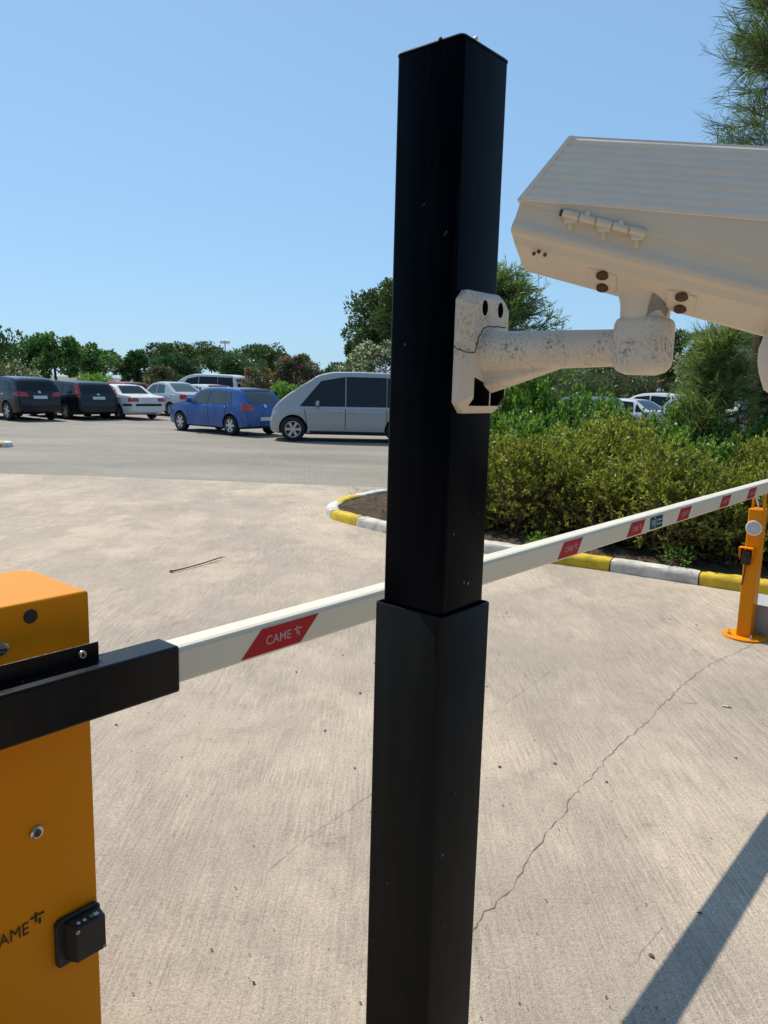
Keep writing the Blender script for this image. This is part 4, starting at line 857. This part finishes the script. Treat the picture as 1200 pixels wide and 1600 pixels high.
row1 = [(1.02, 9.02, 'a', .92, .86), (1.60, 8.52, 'b', 1.0, 1.10), (2.22, 8.10, 'c', .9, .80), (2.80, 7.72, 'a', 1.08, 1.12), (3.50, 7.30, 'b', .92, .84), (4.12, 6.85, 'c', 1.05, 1.05), (4.8, 6.3, 'a', 1., .9)]
for i, (x, y, k, s, sz) in enumerate(row1): shrub(k, x, y, s, sz, f'{ORD[i]} olive green shrub from the black post in the front row of the hedge')
row2 = [(1.22, 10.1, 'd', .95, 1.35), (2.0, 9.55, 'e', .92, 1.14), (2.7, 9.05, 'b', 1.12, 1.25), (3.45, 8.6, 'e', .9, 1.08), (4.05, 8.15, 'a', 1.1, 1.18), (4.75, 7.7, 'd', .95, 1.1), (5.5, 7.3, 'b', 1.1, 1.15)]
for i, (x, y, k, s, sz) in enumerate(row2): shrub(k, x, y, s, sz, f'{ORD[i]} shrub from the black post in the second row of the hedge')
row3 = [(1.75, 11.1, 'e', .95, 1.75), (2.45, 10.7, 'd', .98, 1.46), (3.2, 10.2, 'e', .95, 1.30), (3.85, 9.8, 'd', .9, 1.38), (4.55, 9.4, 'd', .98, 1.25), (5.25, 9.0, 'e', .95, 1.15)]
for i, (x, y, k, s, sz) in enumerate(row3): shrub(k, x, y, s, sz, f'{ORD[i]} leafy bright green shrub from the black post in the back row')

def ground_plants():
    n = 5200; a = rng.uniform(0, 1, n); b_ = rng.uniform(0, 1, n)
    X = -.5 + 6.5 * a; Y = 9.6 - 3.9 * a - .35 * (a < .1) + b_ ** 1.2 * 2.4
    k = (X > -.5) & (Y > 8.75 - .80 * (X + .1) + .12); X, Y = X[k], Y[k]; c = rng.random(len(X)) < .5 * (np.sin(X * 5) * np.cos(Y * 4) + 1.1); X, Y = X[c], Y[c]
    P_ = np.stack([X, Y, np.full(len(X), .075)], 1); D = rng.normal(size=P_.shape) * [.7, .7, .25] + [0, 0, .75]
    o = obj('grass_tufts', leaves(P_, D, rng.uniform(.02, .08, len(P_)), .007), LM['grass']); tag(o, 'dry grass and weeds growing on the soil of the planting bed', 'grass', kind='stuff')
ground_plants()
# small weeds that creep over the kerb
for i, (x, y, s, lb) in enumerate(((2.68, 6.92, .17, 'small green weed beside the joint of the white and yellow kerb stones'), (1.55, 7.55, .13, 'small green weed just behind the yellow kerb stone below the boom'))):
    n = 150; d, p = sphere_pts(n, .5); p = p * [s, s, s * .7] + [0, 0, s * .5]; o = obj('weed', leaves(p, d + [0, 0, .6], .04, .022, curl=.1), LM['hedge_g']); o.location = (x, y, .08); tag(o, lb, 'weed', kind='stuff')

def trunk_mb(h, r, lean=(0, 0), limbs=5, spread=1.2, start=.45):
    t = MB(); top = Vector((lean[0], lean[1], h)); path = [Vector((0, 0, -.1)).lerp(top, k / 6) + Vector((random.gauss(0, r * .25), random.gauss(0, r * .25), 0)) * (k > 0) for k in range(7)]
    t.tube(path, [r * (1.25 if k == 0 else 1 - .6 * k / 6) for k in range(7)], 10)
    for i in range(limbs):
        z = random.uniform(start, .95); p = Vector((0, 0, 0)).lerp(top, z); a = 2 * math.pi * i / limbs + random.uniform(-.4, .4); q = p + Vector((math.cos(a), math.sin(a), random.uniform(.4, .9))) * spread * random.uniform(.5, 1)
        t.tube([p, p.lerp(q, .5) + Vector((0, 0, .1 * spread)), q], [r * .42, r * .28, r * .1], 6)
    return t
def tree(name, label, cat, loc, h, rx, m, blobs, per, ln, wd, shape='round', trunk_r=.12, group=None, flowers=None, base=.35, rz_=None, up=.3, fn=14):
    root = empty(name, (loc[0], loc[1], 0)); tag(root, label, cat, group)
    trunk_mb(h * .62, trunk_r, (random.uniform(-.06, .06) * h, random.uniform(-.06, .06) * h), 6, rx * .42).build('trunk', MT['bark'], root, smooth=True)
    Pp = []; Dd = []; ft = []
    for i in range(blobs):
        d = unit(rng.normal(size=3)); q = rng.random() ** .4
        if shape == 'umbrella':
            d[2] = abs(d[2]) * .8 - .12; c = np.array([d[0] * rx * q, d[1] * rx * q, h * base + (h - h * base) * (.35 + .5 * d[2] * q)]); r = rx * rng.uniform(.28, .42); fl = np.array([1, 1, .55])
        elif shape == 'cone':
            t = rng.random() ** 1.3; a = rng.uniform(0, 6.28); rr = rx * (1 - t) * rng.uniform(.5, 1); c = np.array([math.cos(a) * rr, math.sin(a) * rr, h * (.08 + .9 * t)]); r = rx * .32 * (1.1 - t); fl = np.array([1, 1, .6])
        else:
            c = np.array([d[0] * rx * q * .8, d[1] * rx * q * .8, h * base + h * (1 - base) * (.48 + .42 * d[2] * q)]); r = rx * rng.uniform(.17, .33); fl = np.array([1, 1, .85])
        dd, p = sphere_pts(per, .33); Pp.append(c + p * r * fl); Dd.append(dd)
        if flowers:
            k = rng.integers(0, per, fn); ft.append(c + dd[k] * r * fl * 1.03)
    Pp = np.concatenate(Pp); Dd = np.concatenate(Dd); keep = Pp[:, 2] > .05; Pp, Dd = Pp[keep], Dd[keep]; n = len(Pp); s = rng.uniform(.6, 1.3, n)
    obj('crown', leaves(Pp, Dd * .7 + rng.normal(size=Pp.shape) * .6 + [0, 0, up], ln * s, wd * s), m, root)
    if flowers:
        F_ = np.concatenate(ft); F_ = np.repeat(F_, 7, 0) + rng.normal(size=(len(F_) * 7, 3)) * flowers[1] * .7; obj('flowers', leaves(F_, rng.normal(size=F_.shape), flowers[1], flowers[1]), flowers[0], root)['kind'] = 'stuff'
    return root
at = lambda px, Y: ((px - 600) / 1210 * Y * 1.0, Y)
# left tree line, counted from the left edge
far = [(-15, 56, 5.6, 3.0, 'far_d'), (45, 60, 5.0, 1.9, 'far_g'), (92, 58, 5.2, 1.9, 'far_g'), (150, 62, 4.4, 2.1, 'far_g'), (210, 64, 4.2, 1.6, 'far_d')]
for i, (px, Y, h, r, m) in enumerate(far):
    x, y = at(px, Y); tree('broadleaf_tree', f'{ORD[i]} dark leafy tree from the left edge beyond the parked cars', 'tree', (x, y), h, r, LM[m], 26, 210, .27, .15, trunk_r=.14, group='leafy trees beyond the lot', base=.22)
pin = [(255, 118, 8.3, 3.2), (304, 122, 8.9, 5.0), (345, 112, 6.6, 3.6), (402, 118, 8.6, 4.4), (436, 124, 5.6, 3.0), (275, 105, 4.9, 4.2), (372, 104, 4.9, 4.4)]
for i, (px, Y, h, r) in enumerate(pin):
    x, y = at(px, Y); tree('stone_pine', f'{["leftmost round", "broad domed", "middle low", "tall right hand", "rightmost small", "low front left", "low front right"][i]} stone pine in the clump under the floodlight mast', 'tree', (x, y), h, r, LM['pine' if i < 5 else 'far_d'], 34, 260, .38, .16, 'umbrella' if i < 5 else 'round', .25, 'stone pines beyond the lot', base=.30)
ole = [(20, 50, 2.9, 1.9, 'whitef', 'pale flowered oleander behind the black crossover at the left edge'), (143, 48, 2.2, 1.5, None, 'light green bush behind the dark estate car'), (250, 52, 2.7, 1.5, 'pinkf', 'rusty pink oleander behind the silver saloon'),
       (405, 44, 2.6, 1.5, 'pinkf', 'pink oleander behind the white van'), (462, 37, 3.35, 1.35, 'pinkf', 'tall pink oleander between the blue hatchback and the people carrier'), (440, 34, 2.0, .9, None, 'low bright green bush between the blue hatchback and the people carrier'), (505, 37, 2.7, 1.2, 'pinkf', 'small pink oleander above the people carrier windscreen'),
       (575, 33, 4.15, 1.75, 'whitef', 'big cream flowered oleander left of the black post above the people carrier'), (645, 34, 4.0, 1.8, 'whitef', 'cream flowered oleander hidden mostly by the black post'),
       (830, 37, 3.4, 2.4, None, 'grey green oleander under the bracket arm behind the hedge'), (930, 38, 3.2, 2.4, 'pinkr', 'dark oleander with few pink flowers below the bracket elbow'), (1010, 39, 3.0, 2.2, 'pinkr', 'oleander with red flowers right of the bracket elbow'), (1058, 40, 3.4, 1.6, None, 'pale leaved bush right of the elbow below the pointed conifer'), (1085, 38, 3.9, 1.9, 'whitef', 'pale leaved oleander in front of the distant building'), (1150, 38, 4.9, 2.4, None, 'leafy oleander behind the young she-oak')]
for px, Y, h, r, f, lb in ole:
    x, y = at(px, Y); k = Y / 35
    tree('oleander' if f else 'bush', lb, 'shrub', (x, y), h, r, LM['ole' if (f or px > 800) else 'hedge_g'], 20, 300 if Y > 40 else 420, .17 * max(.75, k), .035 * max(.9, k), trunk_r=.05, group='oleanders and bushes round the lot', flowers=(LM[f], .07 * min(k, 1.1) + .03) if f else None, base=.02, up=.5, fn={'whitef': 16, 'pinkf': 7, 'pinkr': 1}[f] if f else 0)
x, y = at(615, 46); tree('umbrella_pine', 'big dark pine rising behind the black post left of it', 'tree', (x, y), 8.3, 3.6, LM['pine'], 44, 520, .26, .10, 'round', .25, base=.32)
x, y = at(560, 47); tree('umbrella_pine', 'lower dark pine left of the black post behind the cream oleander', 'tree', (x, y), 5.4, 1.5, LM['pine'], 18, 480, .24, .09, 'round', .16, base=.3)
x, y = at(1010, 42); tree('umbrella_pine', 'dark pine behind the bracket elbow', 'tree', (x, y), 5.5, 2.0, LM['pine'], 26, 420, .26, .10, 'round', .2, base=.3)
x, y = at(930, 46); tree('umbrella_pine', 'low dark pine under the bracket arm behind the oleanders', 'tree', (x, y), 3.9, 2.8, LM['pine'], 26, 300, .26, .08, 'round', .2, base=.2)
x, y = at(1062, 60); tree('conifer', 'narrow pointed conifer right of the bracket elbow', 'tree', (x, y), 4.9, 1.15, LM['con'], 60, 90, .20, .06, 'cone', .1)
x, y = at(1035, 62); tree('conifer', 'small conifer left of the pointed one beside the elbow', 'tree', (x, y), 3.6, 1.0, LM['con'], 40, 90, .20, .06, 'cone', .1)
for px, Y, h, r, lb in ((760, 70, 5., 4., 'far dark tree directly behind the post and bracket plate'), (860, 72, 4.2, 4., 'far dark tree under the bracket arm'), (1130, 70, 5.2, 4., 'far dark tree in front of the building'), (1220, 60, 7.5, 4., 'far dark tree at the right edge behind the trunk'), (690, 60, 5.2, 3.5, 'far dark tree hidden behind the black post'), (520, 66, 3.0, 3., 'low far tree over the people carrier roof'), (1300, 60, 7, 4., 'far dark tree outside the right edge')):
    x, y = at(px, Y); tree('broadleaf_tree', lb, 'tree', (x, y), h, r, LM['far_d'], 26, 240, .3, .16, trunk_r=.2, group='far trees on the right', base=.15)

def feathery(name, label, loc, h, r, m, nb, sub, seglen, droop, ln, wd, trunk_r, zmin=.1, bare=0., bias=None, nper=10):
    """she-oak / tamarisk: many thin shoots carrying long soft needles"""
    root = empty(name, (loc[0], loc[1], 0)); tag(root, label, 'tree')
    trunk = trunk_mb(h * .95, trunk_r, (0, 0), 0); A = []; B = []; Pp = []; Dd = []
    for i in range(nb):
        t = zmin + (1 - zmin) * rng.random() ** .8; a = rng.uniform(0, 6.28); z0 = h * t * .96; reach = r * (1.05 - .75 * t ** 2) * rng.uniform(.6, 1.05)
        p0 = np.array([0, 0, z0]); d = np.array([math.cos(a), math.sin(a), rng.uniform(.25, .8)]); q = p0.copy(); k = 5
        for s in range(k):
            nq = q + d * reach / k; nq[2] -= droop * s * .1 * reach / k; A.append(q.copy()); B.append(nq.copy())
            if s >= k * bare:
                for _ in range(sub):
                    b0 = q + (nq - q) * rng.random(); dd = unit(d * .8 + rng.normal(size=3) * .55 + [0, 0, .15]); L = seglen * rng.uniform(.5, 1.2); e = b0 + dd * L; A.append(b0); B.append(e)
                    tt = rng.random(nper)[:, None]; Pp.append(b0 + (e - b0) * tt); Dd.append(dd * .9 + rng.normal(size=(nper, 3)) * .42 + [0, 0, -.15 * droop])
            q = nq
    trunk.build('trunk', MT['bark'], root, smooth=True)
    A, B = np.array(A), np.array(B); obj('branches', sticks(A, B, .006, .003), MT['twig'], root)
    Pp = np.concatenate(Pp); Dd = np.concatenate(Dd); n = len(Pp); s = rng.uniform(.6, 1.2, n)
    obj('crown', leaves(Pp, Dd, ln * s, wd), m, root); return root
feathery('tamarisk', 'feathery light green tamarisk above the bracket arm right of the post', (1.95, 15.5), 3.75, 1.75, LM['fea'], 120, 6, .34, .6, .15, .018, .07, .05, nper=10)
feathery('she_oak', 'tall dark she-oak with a thick furrowed trunk at the right edge', (5.0, 10.3), 8.5, 1.2, LM['cas'], 120, 6, .42, .9, .22, .007, .26, .48, .25, nper=13)
feathery('young_she_oak', 'young feathery she-oak growing left of the thick trunk behind the hedge', (4.12, 9.9), 2.45, .55, LM['fea'], 66, 6, .30, .2, .17, .005, .02, .08, nper=12)

# floodlight mast far behind the stone pines
mst = empty('floodlight_mast', (-41.3, 200, 0)); tag(mst, 'distant floodlight mast standing above the stone pines', 'lamp')
MB().tube([(0, 0, 0), (0, 0, 11.6)], [.22, .12], 8).build('pole', MT['grey'], mst)
MB().box(-1.1, 1.1, -.15, .15, 10.9, 11.0).build('crossbar', MT['grey'], mst)
for i in range(4):
    x = -.95 + i * .63; MB().hexa([(x - .25, -.35, 10.75), (x + .25, -.35, 10.75), (x + .25, .1, 11.0), (x - .25, .1, 11.0), (x - .25, -.45, 11.55), (x + .25, -.45, 11.55), (x + .25, 0, 11.7), (x - .25, 0, 11.7)]).build('floodlight', MT['whiteplastic'], mst)

# hotel-like building behind the trees on the right
bd = empty('building', (40.6, 92, 0), R(8)); tag(bd, 'pale distant building with a dark overhanging roof behind the trees on the right', 'building')
cream = mat('cream_render', (.55, .52, .47), .8, var=.06); roofm = mat('dark_roof', (.07, .06, .06), .7)
MB().box(0, 16, 0, 10, 0, 9.0).build('wall', cream, bd)
MB().hexa([(-1.2, -1.2, 9.0), (17.2, -1.2, 9.0), (17.2, 11.2, 9.0), (-1.2, 11.2, 9.0), (3.5, 3.5, 10.4), (12.5, 3.5, 10.4), (12.5, 6.5, 10.4), (3.5, 6.5, 10.4)]).build('roof', roofm, bd)
MB().box(-1.25, 17.25, -1.25, 11.25, 8.85, 9.0).build('eaves', roofm, bd)
for fl in range(3):
    z = fl * 3.0
    bal = MB().box(-1.0, 16.5, -1.1, 0, z + 2.75 - .9 * (fl > 0) * 0, z + 2.95).build('balcony_slab', cream, bd); MB().box(-1.0, 16.5, -1.1, -1.0, z + 2.95, z + 3.75).build('parapet', mat('white_render', (.68, .67, .64), .8), bal) if fl < 2 else None
    for k in range(4):
        x = .7 + k * 3.9; wn = MB().box(x, x + 2.4, -.04, .1, z + .7, z + 2.5).build('window', MT['glass'], bd); MB().box(x - .08, x + 2.48, -.06, -.041, z + 2.5, z + 2.6).build('window_frame', MT['whiteplastic'], wn); MB().box(x + 1.16, x + 1.24, -.06, -.041, z + .7, z + 2.5).build('window_frame', MT['whiteplastic'], wn)

# unseen belt of trees added behind the viewpoint to block low sky light
def added_wood():
    n = 46; P_ = []; D_ = []
    for i in range(n):
        a = R(-172 + 168 * (i + .5) / n); rr = rng.uniform(13, 18); c0 = np.array([rr * math.cos(a), rr * math.sin(a), 0]); h = rng.uniform(6, 9.5)
        for _ in range(16):
            d = unit(rng.normal(size=3)); c = c0 + d * [1.6, 1.6, 0] + [0, 0, rng.uniform(.8, h)]; dd, p_ = sphere_pts(60, .35); P_.append(c + p_ * 1.25); D_.append(dd)
    P_ = np.concatenate(P_); D_ = np.concatenate(D_); o = obj('added_wood', leaves(P_, D_ + rng.normal(size=P_.shape) * .5, .55, .34), LM['far_d']); tag(o, 'dense belt of dark trees added out of view behind the viewpoint to cut sky light', 'added_wood', kind='stuff')
added_wood()
